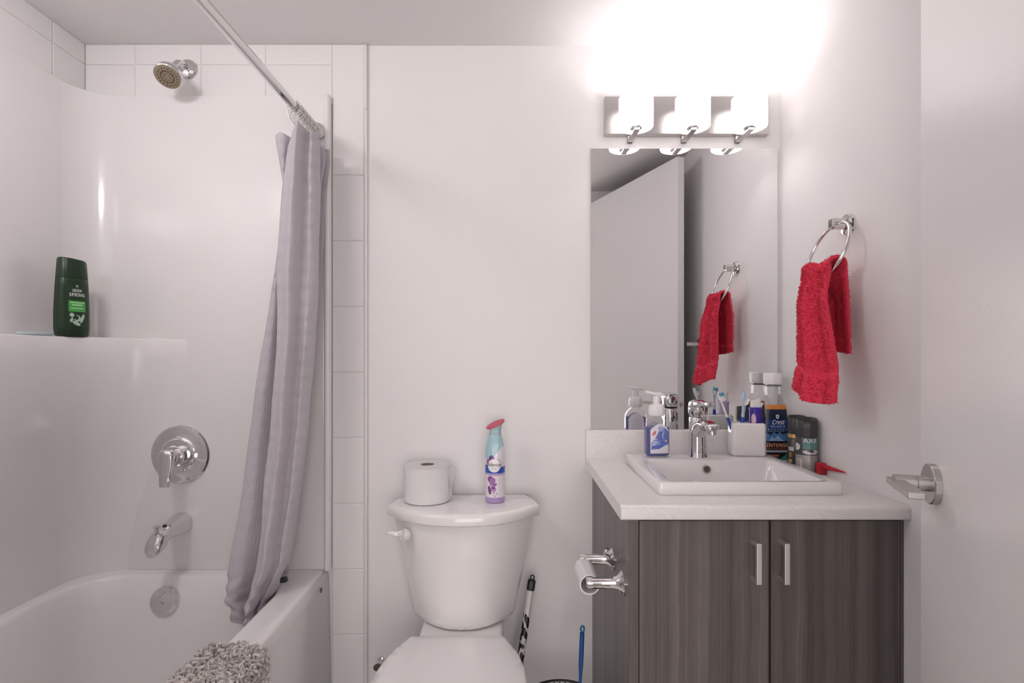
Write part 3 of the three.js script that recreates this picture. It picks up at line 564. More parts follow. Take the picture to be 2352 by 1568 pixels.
{
  const t = thing('countertop', 'pale speckled laminate countertop with a low backsplash on the vanity', 'countertop', [0.53, CT - 0.03, 0.27]);
  const x0 = 0.228, x1 = XR - 0.0005, sh = new THREE.Shape();
  // side profile (z, y): postformed front edge, coved back, rounded splash top
  sh.moveTo(0.0015, CT - 0.03); sh.lineTo(CF - 0.006, CT - 0.03); sh.quadraticCurveTo(CF, CT - 0.03, CF, CT - 0.024); sh.lineTo(CF, CT - 0.012); sh.quadraticCurveTo(CF, CT, CF - 0.014, CT);
  sh.lineTo(0.024, CT); sh.quadraticCurveTo(0.0185, CT, 0.0185, CT + 0.005); sh.lineTo(0.0185, 0.934); sh.quadraticCurveTo(0.0185, 0.9435, 0.009, 0.9435); sh.lineTo(0.0015, 0.9435); sh.lineTo(0.0015, CT - 0.03);
  const g = new THREE.ExtrudeGeometry(sh, { depth: x1 - x0, bevelEnabled: false, curveSegments: 6, steps: 1 });
  g.rotateY(-Math.PI / 2).translate(x1, 0, 0);               // (z, y, depth) -> (x, y, z)
  const a = new Brush(g), b = new Brush(new THREE.BoxGeometry(0.39, 0.2, 0.27).translate(0.5395, CT, 0.312));
  a.updateMatrixWorld(); b.updateMatrixWorld();
  const ev = new Evaluator(); ev.useGroups = false;
  const r = ev.evaluate(a, b, SUBTRACTION).geometry;
  const cut = new THREE.BufferGeometry(); cut.setAttribute('position', (r.index ? r.toNonIndexed() : r).attributes.position.clone());
  mesh('counter_slab', toCreasedNormals(metreUV(cut), 0.6).translate(-0.53, -(CT - 0.03), -0.27), counterMat, t);
}
{
  const t = thing('sink', 'white rectangular drop-in sink with a wide back ledge', 'sink', [0.5395, CT, 0.27]);
  const sx = 0.5395, sz = 0.27, T = 0.8855;
  const O = (e, y) => rrect(0.332 + e, 0.747 - e, 0.088 + e, 0.452 - e, 0.008, y, 6);
  const I = (e, y, back = 0) => rrect(0.366 + e, 0.713 - e, 0.19 + back, 0.432 - e * 0.9, Math.max(0.012, 0.014 + e * 0.3), y, 6);
  const loops = [O(0.001, CT + 0.0003), O(0, CT + 0.003), O(0, T - 0.005), O(0.0015, T - 0.0015), O(0.005, T), I(-0.004, T, -0.004), I(-0.001, T - 0.0015, -0.001), I(0, T - 0.005), I(0.012, 0.85, 0.007), I(0.028, 0.80, 0.017), I(0.04, 0.776, 0.03), I(0.06, 0.766, 0.05), I(0.09, 0.764, 0.08)];
  mesh('basin', loft(loops, { capB: true, crease: 0.55 }).translate(-sx, -CT, -sz), porcelain, t);
  const hp = V(0.532 - sx, 0.861 - CT, 0.1965 - sz), hd = V(0, 0.2, 1);
  const ring = mesh('overflow_ring', aim(lathe([[0.0078, -0.001], [0.0085, 0.0022], [0.0115, 0.002], [0.0122, -0.002]], 28), hp, hd), satin, t);
  mesh('overflow_dark_disc', aim(lathe([[0, 0.0002], [0.0082, 0.0002], [0.0082, -0.001]], 24), hp, hd), std(0.1, 0.09, 0.075, 0.6), ring);  // dark disc painted for the shade inside the overflow opening
  mesh('drain', lathe([[0, 0.0035], [0.018, 0.0032], [0.022, 0.001], [0.022, -0.004]], 32).translate(0.535 - sx, 0.764 - CT, 0.3 - sz), chrome, t);
}
{
  const t = thing('faucet', 'chrome single-lever faucet on the sink ledge', 'faucet', [0.529, 0.8856, 0.136]);
  mesh('body', lathe([[0.0265, 0], [0.0265, 0.003], [0.025, 0.006], [0.024, 0.03], [0.0232, 0.07], [0.0235, 0.11], [0.022, 0.1125]], 40), chrome, t);
  const ell = (z, y, a, b) => { const L = []; for (let i = 0; i < 28; i++) { const q = i / 28 * 6.283; L.push(V(a * Math.cos(q), y + b * Math.sin(q), z)); } return L; };
  mesh('spout', loft([ell(0.0, 0.072, 0.02, 0.03), ell(0.02, 0.08, 0.022, 0.026), ell(0.05, 0.094, 0.022, 0.0165), ell(0.08, 0.0985, 0.0215, 0.0125), ell(0.108, 0.097, 0.021, 0.0108), ell(0.12, 0.0955, 0.0175, 0.009), ell(0.126, 0.095, 0.0095, 0.005)], { capA: true, capB: true, crease: 1 }), chrome, t);
  mesh('aerator', cyl(0.0105, 0.0105, V(0, 0.076, 0.109), V(0, 0.088, 0.107), 20), satin, t);
  mesh('seam', lathe([[0.0225, 0.112], [0.0218, 0.1125], [0.0218, 0.1145], [0.0225, 0.115]], 36), blackPlastic, t);
  const up = V(0, 1, 0.1).normalize();
  const cap = mesh('handle_cap', aim(lathe([[0.0232, 0], [0.0255, 0.003], [0.0265, 0.022], [0.0262, 0.034], [0.0235, 0.04], [0.017, 0.0435], [0, 0.045]], 40), V(0, 0.1152, 0), up), chrome, t);
  const bar = (s, w, y, th) => rrect(-w, w, -th, th, th * 0.7, 0, 4).map((p) => V(p.x, y + p.z, s));
  mesh('handle_lever', loft([bar(0.004, 0.019, 0.148, 0.008), bar(0.03, 0.021, 0.149, 0.0095), bar(0.055, 0.02, 0.152, 0.008), bar(0.078, 0.0175, 0.155, 0.0055), bar(0.088, 0.0155, 0.156, 0.004), bar(0.091, 0.0125, 0.1565, 0.0025)], { capA: true, capB: true, crease: 1 }), chrome, cap);
}

// ---------------------------------------------------------------- things on the sink and counter
const DECK = 0.8857;
{
  const t = thing('soap_dispenser', 'clear pump bottle of blue liquid soap on the sink ledge', 'soap bottle', [0.412, DECK, 0.136]);
  t.rotation.y = 0.12;
  const sh = [[0, 0.0295, 0.0185], [0.002, 0.033, 0.0215], [0.008, 0.0352, 0.0235], [0.08, 0.0352, 0.0235], [0.09, 0.034, 0.0228], [0.1, 0.0295, 0.0205], [0.108, 0.022, 0.018], [0.112, 0.0165, 0.0165], [0.118, 0.0155, 0.0155]];
  mesh('bottle', loft(sh.map(([y, a, b]) => superLoop(0, 0, a, b, y, lerp(3.2, 2, sstep(0.085, 0.112, y)), 48)), { capA: true, crease: 0.9 }), phys(0.97, 0.97, 0.98, 0.04, { transmission: 1, thickness: 0, ior: 1.4 }), t);
  mesh('liquid', loft([[0.0035, 0.03, 0.0185], [0.008, 0.0335, 0.0218], [0.083, 0.0335, 0.0218], [0.0835, 0.0325, 0.021]].map(([y, a, b]) => superLoop(0, 0, a, b, y, 3.2, 48)), { capA: true, capB: true, crease: 0.9 }), phys(0.19, 0.19, 0.52, 0.25, { transmission: 0.45, thickness: 0 }), t);
  const col = mesh('pump_collar', lathe([[0.0158, 0.115], [0.0195, 0.116], [0.0222, 0.12], [0.0225, 0.136], [0.02, 0.145], [0.0145, 0.1495], [0.0098, 0.1505], [0.0094, 0.152], [0.0094, 0.172], [0, 0.172]], 36), whitePlastic, t);
  const nz = (x, hy, hz, y) => rrect(-hz, hz, -hy, hy, Math.min(hy, hz) * 0.8, 0, 4).map((p) => V(x, y + p.z, p.x));
  mesh('pump_nozzle', loft([nz(0.026, 0.0012, 0.004, 0.1742), nz(0.022, 0.003, 0.0085, 0.1752), nz(0.008, 0.0052, 0.0115, 0.1762), nz(-0.008, 0.0052, 0.011, 0.1775), nz(-0.02, 0.004, 0.0065, 0.181), nz(-0.031, 0.0034, 0.005, 0.1835), nz(-0.0325, 0.0026, 0.004, 0.1835)], { capA: true, capB: true, crease: 1 }), whitePlastic, col);
  const front = canvasTex(256, 400, (x, w, h) => {
    x.fillStyle = '#e8e6ee'; x.fillRect(0, 0, w, h);
    x.fillStyle = '#6c7cc4'; x.beginPath(); x.moveTo(w, 30); x.lineTo(150, 40); x.lineTo(60, 190); x.lineTo(10, 220); x.lineTo(10, 340); x.lineTo(120, 340); x.lineTo(w, 250); x.fill();
    x.fillStyle = '#a9b4e2'; x.beginPath(); x.ellipse(150, 70, 50, 34, 0.4, 0, 6.3); x.fill(); x.fillStyle = '#8fa0d8'; x.fillRect(10, 225, 120, 60);
    x.strokeStyle = '#d8dcf4'; x.lineWidth = 12; x.beginPath(); x.moveTo(186, 110); x.quadraticCurveTo(140, 150, 190, 220); x.stroke(); x.strokeStyle = '#3d5fb0'; x.lineWidth = 7; x.beginPath(); x.arc(164, 226, 26, 0, 6.3); x.stroke(); x.beginPath(); x.moveTo(206, 60); x.quadraticCurveTo(120, 110, 170, 200); x.stroke();
    x.fillStyle = '#ecd8c4'; x.beginPath(); x.arc(214, 214, 15, 0, 6.3); x.fill();
    x.fillStyle = '#d5576a'; x.beginPath(); x.arc(48, 100, 26, 0, 6.3); x.fill(); x.fillStyle = '#f6d5da'; x.font = 'bold 20px sans-serif'; x.textAlign = 'center'; x.fillText('ph', 48, 107);
    x.fillStyle = '#e9e8f4'; for (const [y, l] of [[196, 70], [220, 58], [244, 76], [268, 46]]) x.fillRect(24, y, l, 10); x.fillStyle = '#4c5fd0'; x.fillRect(24, 300, 150, 11);
  });
  const lab = (w, h, y0, sgn, arch) => gridSurface(14, 14, (u, v) => { const x = (u - 0.5) * w, yy = y0 + v * h * (arch ? 1 - 0.22 * Math.abs(2 * u - 1) ** 2 * 1 : 1); return V(sgn * x, yy, sgn * (0.0235 * (1 - Math.abs(x / 0.0352) ** 3.2) ** (1 / 3.2) + 0.0004)); });
  mesh('front_label', lab(0.053, 0.083, 0.012, 1, true), std(1, 1, 1, 0.4, { map: front }), t).userData.label = 'printed blue and white label';
  const back = canvasTex(128, 200, (x, w, h) => { x.fillStyle = '#dcd9e2'; x.fillRect(0, 0, w, h); x.fillStyle = '#b4b1bd'; for (let i = 0; i < 8; i++) x.fillRect(22, 50 + i * 17, 60 + (i * 37) % 30, 4); });
  mesh('back_label', lab(0.05, 0.085, 0.012, -1, true), std(1, 1, 1, 0.4, { map: back }), t);
}
{
  const t = thing('toothbrush_holder', 'white ceramic toothbrush holder on the sink ledge', 'toothbrush holder', [0.676, DECK, 0.1185]);
  t.rotation.y = -0.1;
  const a = new Brush(new RoundedBoxGeometry(0.093, 0.094, 0.053, 4, 0.008).translate(0, 0.047, 0)), ev = new Evaluator(); ev.useGroups = false;
  let cur = a; a.updateMatrixWorld();
  for (const [x, z, rx, rz] of [[0.024, 0.0, 0.019, 0.0175], [-0.026, 0.002, 0.009, 0.009], [-0.0085, -0.008, 0.009, 0.009]]) { const h = new Brush(new THREE.CylinderGeometry(1, 1, 0.12, 28).scale(rx, 1, rz).translate(x, 0.072, z)); h.updateMatrixWorld(); cur = ev.evaluate(cur, h, SUBTRACTION); cur.updateMatrixWorld(); }
  const g = new THREE.BufferGeometry(), src = cur.geometry.index ? cur.geometry.toNonIndexed() : cur.geometry;
  g.setAttribute('position', src.attributes.position.clone());
  mesh('holder_body', toCreasedNormals(g, 0.6), porcelain, t);
}
function toothbrush(label, from, to, face, upper, lower, bristle) {
  const t = thing('toothbrush', label, 'toothbrush', from.toArray(), 'toothbrushes in the white holder');
  const d = to.clone().sub(from), L = d.length(); d.normalize();
  const side = face.clone().cross(d).normalize(), nrm = d.clone().cross(side).normalize();
  const sec = (s, w, th, o = 0) => { const L2 = []; for (let i = 0; i < 16; i++) { const a = i / 16 * 6.283; L2.push(d.clone().multiplyScalar(s).addScaledVector(side, w * Math.cos(a)).addScaledVector(nrm, th * Math.sin(a) + o)); } return L2; };
  mesh('grip', loft([sec(0, 0.004, 0.0035), sec(0.01, 0.0058, 0.0045), sec(L * 0.3, 0.0066, 0.005), sec(L * 0.45, 0.0062, 0.0046), sec(L * 0.56, 0.0045, 0.0035)], { capA: true, capB: true, crease: 1.2 }), lower, t);
  mesh('neck', loft([sec(L * 0.545, 0.0047, 0.0037), sec(L * 0.62, 0.0036, 0.003), sec(L * 0.8, 0.003, 0.0026), sec(L * 0.83, 0.0048, 0.0026), sec(L * 0.88, 0.0065, 0.0027), sec(L * 0.96, 0.006, 0.0027), sec(L, 0.0025, 0.002)], { capA: true, capB: true, crease: 1.2 }), upper, t);
  const rows = [];
  for (let i = 0; i < 7; i++) for (const w of [-0.0036, 0, 0.0036]) { const b = d.clone().multiplyScalar(L * (0.845 + i * 0.0205)).addScaledVector(side, w).addScaledVector(nrm, 0.0015); rows.push(cyl(0.0016, 0.0017, b, b.clone().addScaledVector(nrm, 0.0115), 8)); }
  mesh('bristles', merge(rows.slice(0, 12)), whitePlastic, t);
  mesh('tip_bristles', merge(rows.slice(12)), bristle, t);
}
const bluePl = std(0.015, 0.06, 0.42, 0.3), paleBlue = phys(0.45, 0.58, 0.78, 0.2), teal = std(0.12, 0.42, 0.62, 0.6);
toothbrush('white toothbrush with a navy grip tilted towards the faucet', V(0.653, 0.905, 0.122), V(0.597, 1.066, 0.108), V(0.7, 0.25, 0.6), whitePlastic, bluePl, teal);
toothbrush('pale blue toothbrush with a bright blue grip standing upright in the holder', V(0.6645, 0.905, 0.111), V(0.668, 1.07, 0.118), V(0.3, 0, -1), paleBlue, bluePl, teal);
{
  const t = thing('toothpaste_tube', 'purple toothpaste tube with white cap standing in the toothbrush holder', 'toothpaste', [0.7, 0.902, 0.1215]);
  const wrap = canvasTex(256, 128, (x, w, h) => { x.fillStyle = '#cbbfe0'; x.fillRect(0, 0, w, h); x.fillStyle = '#43289c'; x.fillRect(60, 0, 118, h); x.fillStyle = '#d9b8c9'; x.beginPath(); x.arc(98, 36, 17, 0, 6.3); x.fill(); x.fillStyle = '#7d62c2'; x.fillRect(84, 62, 30, 60); x.fillStyle = '#c9b6e6'; x.fillRect(92, 70, 7, 30); });
  mesh('tube_body', heightUV(lathe([[0.0, 0], [0.0155, 0.001], [0.0165, 0.004], [0.0165, 0.112], [0.0178, 0.113], [0.0178, 0.118], [0.015, 0.122], [0, 0.1225]], 32)), std(1, 1, 1, 0.35, { map: wrap }), t);
  mesh('cap', loft([[0.122, 0.0135, 0.011, 0], [0.13, 0.0138, 0.009, 0.1], [0.141, 0.0145, 0.004, 0.25], [0.1445, 0.0145, 0.0026, 0.3]].map(([y, a, b, k]) => superLoop(0, 0, a, b, y, 3, 28).map((p) => V(p.x, p.y + p.x * k, p.z))), { capA: true, capB: true, crease: 0.9 }), std(0.8, 0.79, 0.8, 0.3), t);
}
{
  const t = thing('mouthwash_bottle', 'clear mouthwash bottle with white cap and dark blue label in the counter corner', 'mouthwash', [0.7835, CT + 0.0006, 0.0525]);
  const sh = [[0, 0.0445, 0.025], [0.003, 0.0475, 0.028], [0.02, 0.0485, 0.029], [0.06, 0.0478, 0.029], [0.1, 0.0455, 0.0285], [0.13, 0.0425, 0.028], [0.155, 0.0385, 0.0265], [0.175, 0.0325, 0.025], [0.188, 0.0265, 0.0235], [0.195, 0.023, 0.022], [0.2, 0.0215, 0.0215], [0.232, 0.021, 0.021]];
  const p = (y) => lerp(3, 2, sstep(0.15, 0.198, y));
  mesh('bottle', loft(sh.map(([y, a, b]) => superLoop(0, 0, a, b, y, p(y), 56)), { capA: true, crease: 0.9 }), phys(0.96, 0.96, 0.965, 0.03, { transmission: 1, thickness: 0, ior: 1.45 }), t);
  mesh('cap', lathe([[0.0215, 0.2285], [0.0255, 0.2295], [0.026, 0.232], [0.0266, 0.26], [0.0255, 0.262], [0, 0.2622]], 40), whitePlastic, t);
  mesh('neck_ring', lathe([[0.0212, 0.222], [0.0238, 0.2225], [0.0238, 0.2255], [0.0212, 0.226]], 36), std(0.25, 0.24, 0.24, 0.3), t);
  const lab = canvasTex(512, 900, (x, w, h) => {
    const g = x.createLinearGradient(0, 0, 0, 520); x.fillStyle = '#17223f'; x.fillRect(0, 0, w, h);
    x.fillStyle = '#1d3b78'; x.fillRect(0, 180, w, 180);
    x.fillStyle = '#4f86bf'; x.beginPath(); x.moveTo(0, 560); x.lineTo(0, 470); for (const [a, b] of [[60, 420], [120, 460], [180, 400], [250, 440], [300, 395], [360, 450], [430, 420], [512, 500]]) x.lineTo(a, b); x.lineTo(w, 560); x.fill();
    x.fillStyle = '#9cc6ea'; x.beginPath(); x.moveTo(100, 560); for (const [a, b] of [[150, 480], [200, 520], [260, 460], [330, 530], [380, 560]]) x.lineTo(a, b); x.fill();
    x.fillStyle = '#dcdfe8'; x.beginPath(); x.moveTo(216, 96); x.lineTo(300, 96); x.lineTo(296, 146); x.lineTo(258, 176); x.lineTo(220, 146); x.closePath(); x.fill(); x.fillStyle = '#17223f'; x.beginPath(); x.arc(258, 128, 12, 0, 6.3); x.fill();
    x.fillStyle = '#e6eaf2'; x.textAlign = 'center'; x.font = 'italic bold 112px sans-serif'; x.fillText('Crest', 270, 268);
    x.fillStyle = '#a8c8e8'; x.font = 'bold 52px sans-serif'; x.fillText('PRO-HEALTH', 266, 324); x.fillStyle = '#86aee0'; for (let i = 0; i < 7; i++) { x.beginPath(); x.arc(80 + i * 60, 356, 15, 0, 6.3); x.fill(); } x.fillRect(70, 382, 330, 9);
    x.fillStyle = '#3a1c14'; x.fillRect(0, 590, w, 120); x.fillStyle = '#f2b48a'; x.font = 'bold 90px sans-serif'; x.fillText('INTENSE', 258, 668); x.fillStyle = '#c0714e'; x.fillRect(80, 690, 340, 8);
    x.fillStyle = '#b9bbc6'; x.fillRect(40, 722, 400, 40); x.fillStyle = '#17181d'; x.fillRect(0, 770, w, 130); x.fillStyle = '#b87a52'; x.fillRect(60, 800, 220, 40);
    x.fillStyle = '#2f8f86'; x.beginPath(); x.moveTo(500, 712); x.lineTo(512, 900); x.lineTo(270, 900); x.closePath(); x.fill();
  });
  const at = (y) => { let i = 0; while (i < sh.length - 2 && sh[i + 1][0] < y) i++; const f = (y - sh[i][0]) / (sh[i + 1][0] - sh[i][0]); return [lerp(sh[i][1], sh[i + 1][1], f), lerp(sh[i][2], sh[i + 1][2], f)]; };
  const face = (u, v, y0, y1, off) => { const y = lerp(y0, y1, v), [a, b] = at(y), n = p(y), w = lerp(0.045, 0.0295, sstep(0.02, 0.168, y)), x = (u - 0.5) * 2 * Math.min(w, a * 0.97); return V(x, y, b * (1 - Math.abs(x / a) ** n) ** (1 / n) + off); };
  mesh('front_label', gridSurface(24, 30, (u, v) => face(u, v, 0.006, 0.156, 0.0006)), std(1, 1, 1, 0.35, { map: lab }), t).userData.label = 'dark blue label printed INTENSE in orange';
  mesh('label_band', gridSurface(20, 6, (u, v) => face(u, v, 0.156, 0.169, 0.0009)), std(0.72, 0.27, 0.04, 0.35), t).userData.label = 'orange band';
}
function deodorant(label, pos, r, h, draw, turn) {
  const t = thing('deodorant_can', label, 'deodorant', pos, 'spray deodorants beside the sink');
  t.rotation.y = turn;
  const wrap = canvasTex(512, 384, draw);
  mesh('can_body', heightUV(lathe([[0, 0.0005], [r * 0.9, 0.0005], [r, 0.004], [r, h * 0.66], [r * 0.985, h * 0.665]], 40)), std(1, 1, 1, 0.3, { map: wrap, metalness: 0.15 }), t);
  const capMat = std(0.045, 0.044, 0.046, 0.4);
  const ring = (y, k, tilt = 0) => superLoop(0, 0, r * k, r * k, y, 2.5, 36).map((p) => V(p.x, p.y + tilt * p.z, p.z));
  mesh('twist_cap', loft([ring(h * 0.665, 0.99), ring(h * 0.675, 1), ring(h * 0.93, 0.985, 0), ring(h * 0.985, 0.97, -0.1), ring(h, 0.93, -0.14), ring(h * 0.985, 0.85, -0.14), ring(h * 0.94, 0.8, -0.1), ring(h * 0.935, 0.2, 0)], { capB: true, crease: 0.7 }), capMat, t);
  mesh('cap_button', bx(-r * 0.28, r * 0.28, h * 0.76, h * 0.83, r * 0.99, r * 1.02, 0.001), blackPlastic, t);
}
deodorant('dark grey deodorant can with a gold band, against the mouthwash bottle', [0.808, CT + 0.0004, 0.145], 0.0248, 0.142, (x, w, h) => {
  x.fillStyle = '#4a4645'; x.fillRect(0, 0, w, h); x.fillStyle = '#d2a45c'; x.fillRect(0, 0, w, 44); x.fillStyle = '#6a6665'; x.fillRect(180, 60, 70, 120);
  x.fillStyle = '#d4d0d0'; x.fillRect(150, 150, 60, 44); x.fillStyle = '#b08850'; x.fillRect(160, 210, 30, 60); x.fillStyle = '#dbb76c'; x.fillRect(150, 290, 44, 40); x.fillStyle = '#5b8f70'; x.fillRect(190, 340, 36, 24);
}, -0.3);
deodorant('dark grey deodorant can with teal and silver print, beside the red tool', [0.8035, CT + 0.0004, 0.2], 0.0268, 0.142, (x, w, h) => {
  x.fillStyle = '#4b4a4d'; x.fillRect(0, 0, w, h);
  x.fillStyle = '#5f8a87'; x.fillRect(230, 10, 160, 120); x.fillStyle = '#d8d6d8'; x.font = 'bold 62px sans-serif'; x.textAlign = 'center'; x.fillText('AXE', 286, 56);
  x.fillStyle = '#c9c4c6'; x.beginPath(); x.ellipse(300, 160, 76, 26, 0, 0, 6.3); x.fill(); x.fillStyle = '#57504f'; x.beginPath(); x.ellipse(286, 146, 30, 16, 0.3, 0, 6.3); x.fill(); x.fillStyle = '#d9d4d4'; x.beginPath(); x.ellipse(170, 110, 36, 40, 0.2, 0, 6.3); x.fill();
  x.fillStyle = '#a39d9b'; x.fillRect(120, 196, 310, 188); x.fillStyle = '#dcd8da'; x.fillRect(130, 240, 90, 130); x.fillStyle = '#77716f'; for (let i = 0; i < 5; i++) x.fillRect(140, 254 + i * 22, 68, 9); x.strokeStyle = '#8a8482'; x.lineWidth = 5; x.strokeRect(250, 220, 140, 130);
}, -0.5);
{
  const t = thing('red_tool', 'small red plastic tool with a tapering handle against the wall', 'razor', [0.818, CT, 0.235]);
  const red = std(0.5, 0.012, 0.03, 0.35);
  mesh('head_block', bx(-0.008, 0.0135, 0.0005, 0.031, -0.006, 0.012, 0.004), red, t);
  mesh('handle', loft([[0.0, 0.006, 0.008, 0.022], [0.03, 0.005, 0.0062, 0.022], [0.06, 0.0035, 0.0045, 0.0235], [0.09, 0.002, 0.0022, 0.0245], [0.097, 0.0008, 0.001, 0.0245]].map(([z, w, hh, y]) => { const L = []; for (let i = 0; i < 14; i++) { const a = i / 14 * 6.283; L.push(V(0.004 + w * Math.cos(a) + z * 0.05, y + hh * Math.sin(a), z)); } return L; }), { capA: true, capB: true, crease: 1 }), red, t);
}

// ---------------------------------------------------------------- mirror and vanity light
{
  const t = thing('mirror', 'frameless rectangular mirror above the sink', 'mirror', [0.5325, 1.378, 0.0035]);
  mesh('mirror_backing', bx(-0.2875, 0.2875, -0.4338, 0.4338, -0.003, 0.0008), std(0.05, 0.048, 0.046, 0.5), t);
  mesh('mirror_glass', bx(-0.288, 0.288, -0.434, 0.434, 0.0008, 0.0028), mirrorMat, t);
}
{
  const t = thing('vanity_light', 'brushed nickel three-lamp vanity light above the mirror', 'wall lamp', [0.5355, 1.908, 0]);
  mesh('back_plate', bx(-0.2515, 0.2525, -0.058, 0.058, 0.0005, 0.023, 0.0015), satin, t);
  for (const x of [-0.13, 0.21]) mesh('screw', new THREE.SphereGeometry(0.003, 12, 8).translate(x, -0.0585, 0.013), chrome, t);
  const opal = phys(0.9, 0.89, 0.89, 1, { transmission: 0.2, thickness: 0 });
  for (const lx of [0.3645, 0.531, 0.6975]) {
    const x = lx - 0.5355, z = 0.088;
    mesh('arm', bx(x - 0.0085, x + 0.0085, -0.079, -0.07, 0.004, z + 0.014, 0.0015), satin, t);
    mesh('arm_bracket', bx(x - 0.0085, x + 0.0085, -0.079, -0.0582, 0.002, 0.012, 0.001), satin, t);
    mesh('socket_cup', lathe([[0, -0.0698], [0.0165, -0.0698], [0.0175, -0.068], [0.0175, -0.045], [0.013, -0.043], [0, -0.043]], 28).translate(x, 0, z), satin, t);
    mesh('glass_shade', lathe([[0.0472, -0.0655], [0.0485, -0.0665], [0.05, -0.0645], [0.05, 0.0195], [0.0488, 0.021], [0.0472, 0.0205]], 56).translate(x, 0, z), opal, t);
    const glow = std(0.9, 0.9, 0.9, 0.6); glow.emissive.copy(LAMP); glow.emissiveIntensity = 2.5;
    mesh('bulb', lathe([[0.009, -0.043], [0.011, -0.036], [0.019, -0.022], [0.021, -0.012], [0.0185, -0.001], [0.01, 0.0075], [0, 0.0095]], 28).translate(x, 0, z), glow, t);
    const p = new THREE.PointLight(LAMP, BULB_LIGHT, 0, 2);
    p.position.set(x, -0.013, z); p.castShadow = true; p.shadow.radius = 0.95; p.shadow.bias = -0.0005;
    t.add(p);
  }
}

{
  const t = thing('added_ceiling_lamp', 'added unseen flush ceiling lamp that brightens the tub side', 'ceiling lamp', [-0.97, H, 0.95]);
  mesh('canopy', lathe([[0, -0.0005], [0.15, -0.0005], [0.15, -0.016], [0.14, -0.018]], 48), whitePlastic, t);
  const dome = std(0.85, 0.84, 0.84, 0.6); dome.emissive.copy(LAMP); dome.emissiveIntensity = 2.2;  // glowing dome of the added lamp, out of view, evens the light
  mesh('lamp_dome', lathe([[0.142, -0.012], [0.14, -0.03], [0.12, -0.055], [0.08, -0.075], [0.03, -0.083], [0, -0.084]], 48), dome, t);
  const p = new THREE.PointLight(LAMP, CEILING_FILL, 0, 2);
  p.position.set(0, -0.045, 0); p.castShadow = true; p.shadow.radius = 5; p.shadow.bias = -0.0005;
  t.add(p);
}

// ---------------------------------------------------------------- towel ring and towel
{
  const t = thing('towel_ring', 'chrome towel ring on the wall beside the mirror', 'towel ring', [XR, 1.496, 0.335]);
  mesh('wall_flange', aim(lathe([[0.0265, 0.0002], [0.0265, 0.005], [0.0245, 0.0085], [0.02, 0.01], [0.0, 0.01]], 40), V(0, 0, 0), V(-1, 0, 0)), chrome, t);
  mesh('post', merge([cyl(0.0105, 0.0095, V(-0.008, -0.003, 0), V(-0.04, -0.003, 0), 24), bx(-0.043, -0.004, 0.0025, 0.0135, -0.011, 0.011, 0.002), bx(-0.046, -0.04, -0.008, 0.0135, -0.011, 0.011, 0.002)]), chrome, t);
  const T = 20 * Math.PI / 180, r = 0.075, c = V(-0.031 - r * Math.sin(T) * 0.97, 0.002 - r * Math.cos(T), 0.005), pts = [];
  for (let i = 0; i < 48; i++) { const a = i / 48 * 6.28318; pts.push(V(c.x + r * Math.cos(a) * Math.sin(T), c.y + r * Math.cos(a) * Math.cos(T), c.z + r * Math.sin(a))); }
  mesh('ring', tube(pts, 0.0042, 96, true, 12), chrome, t);
}
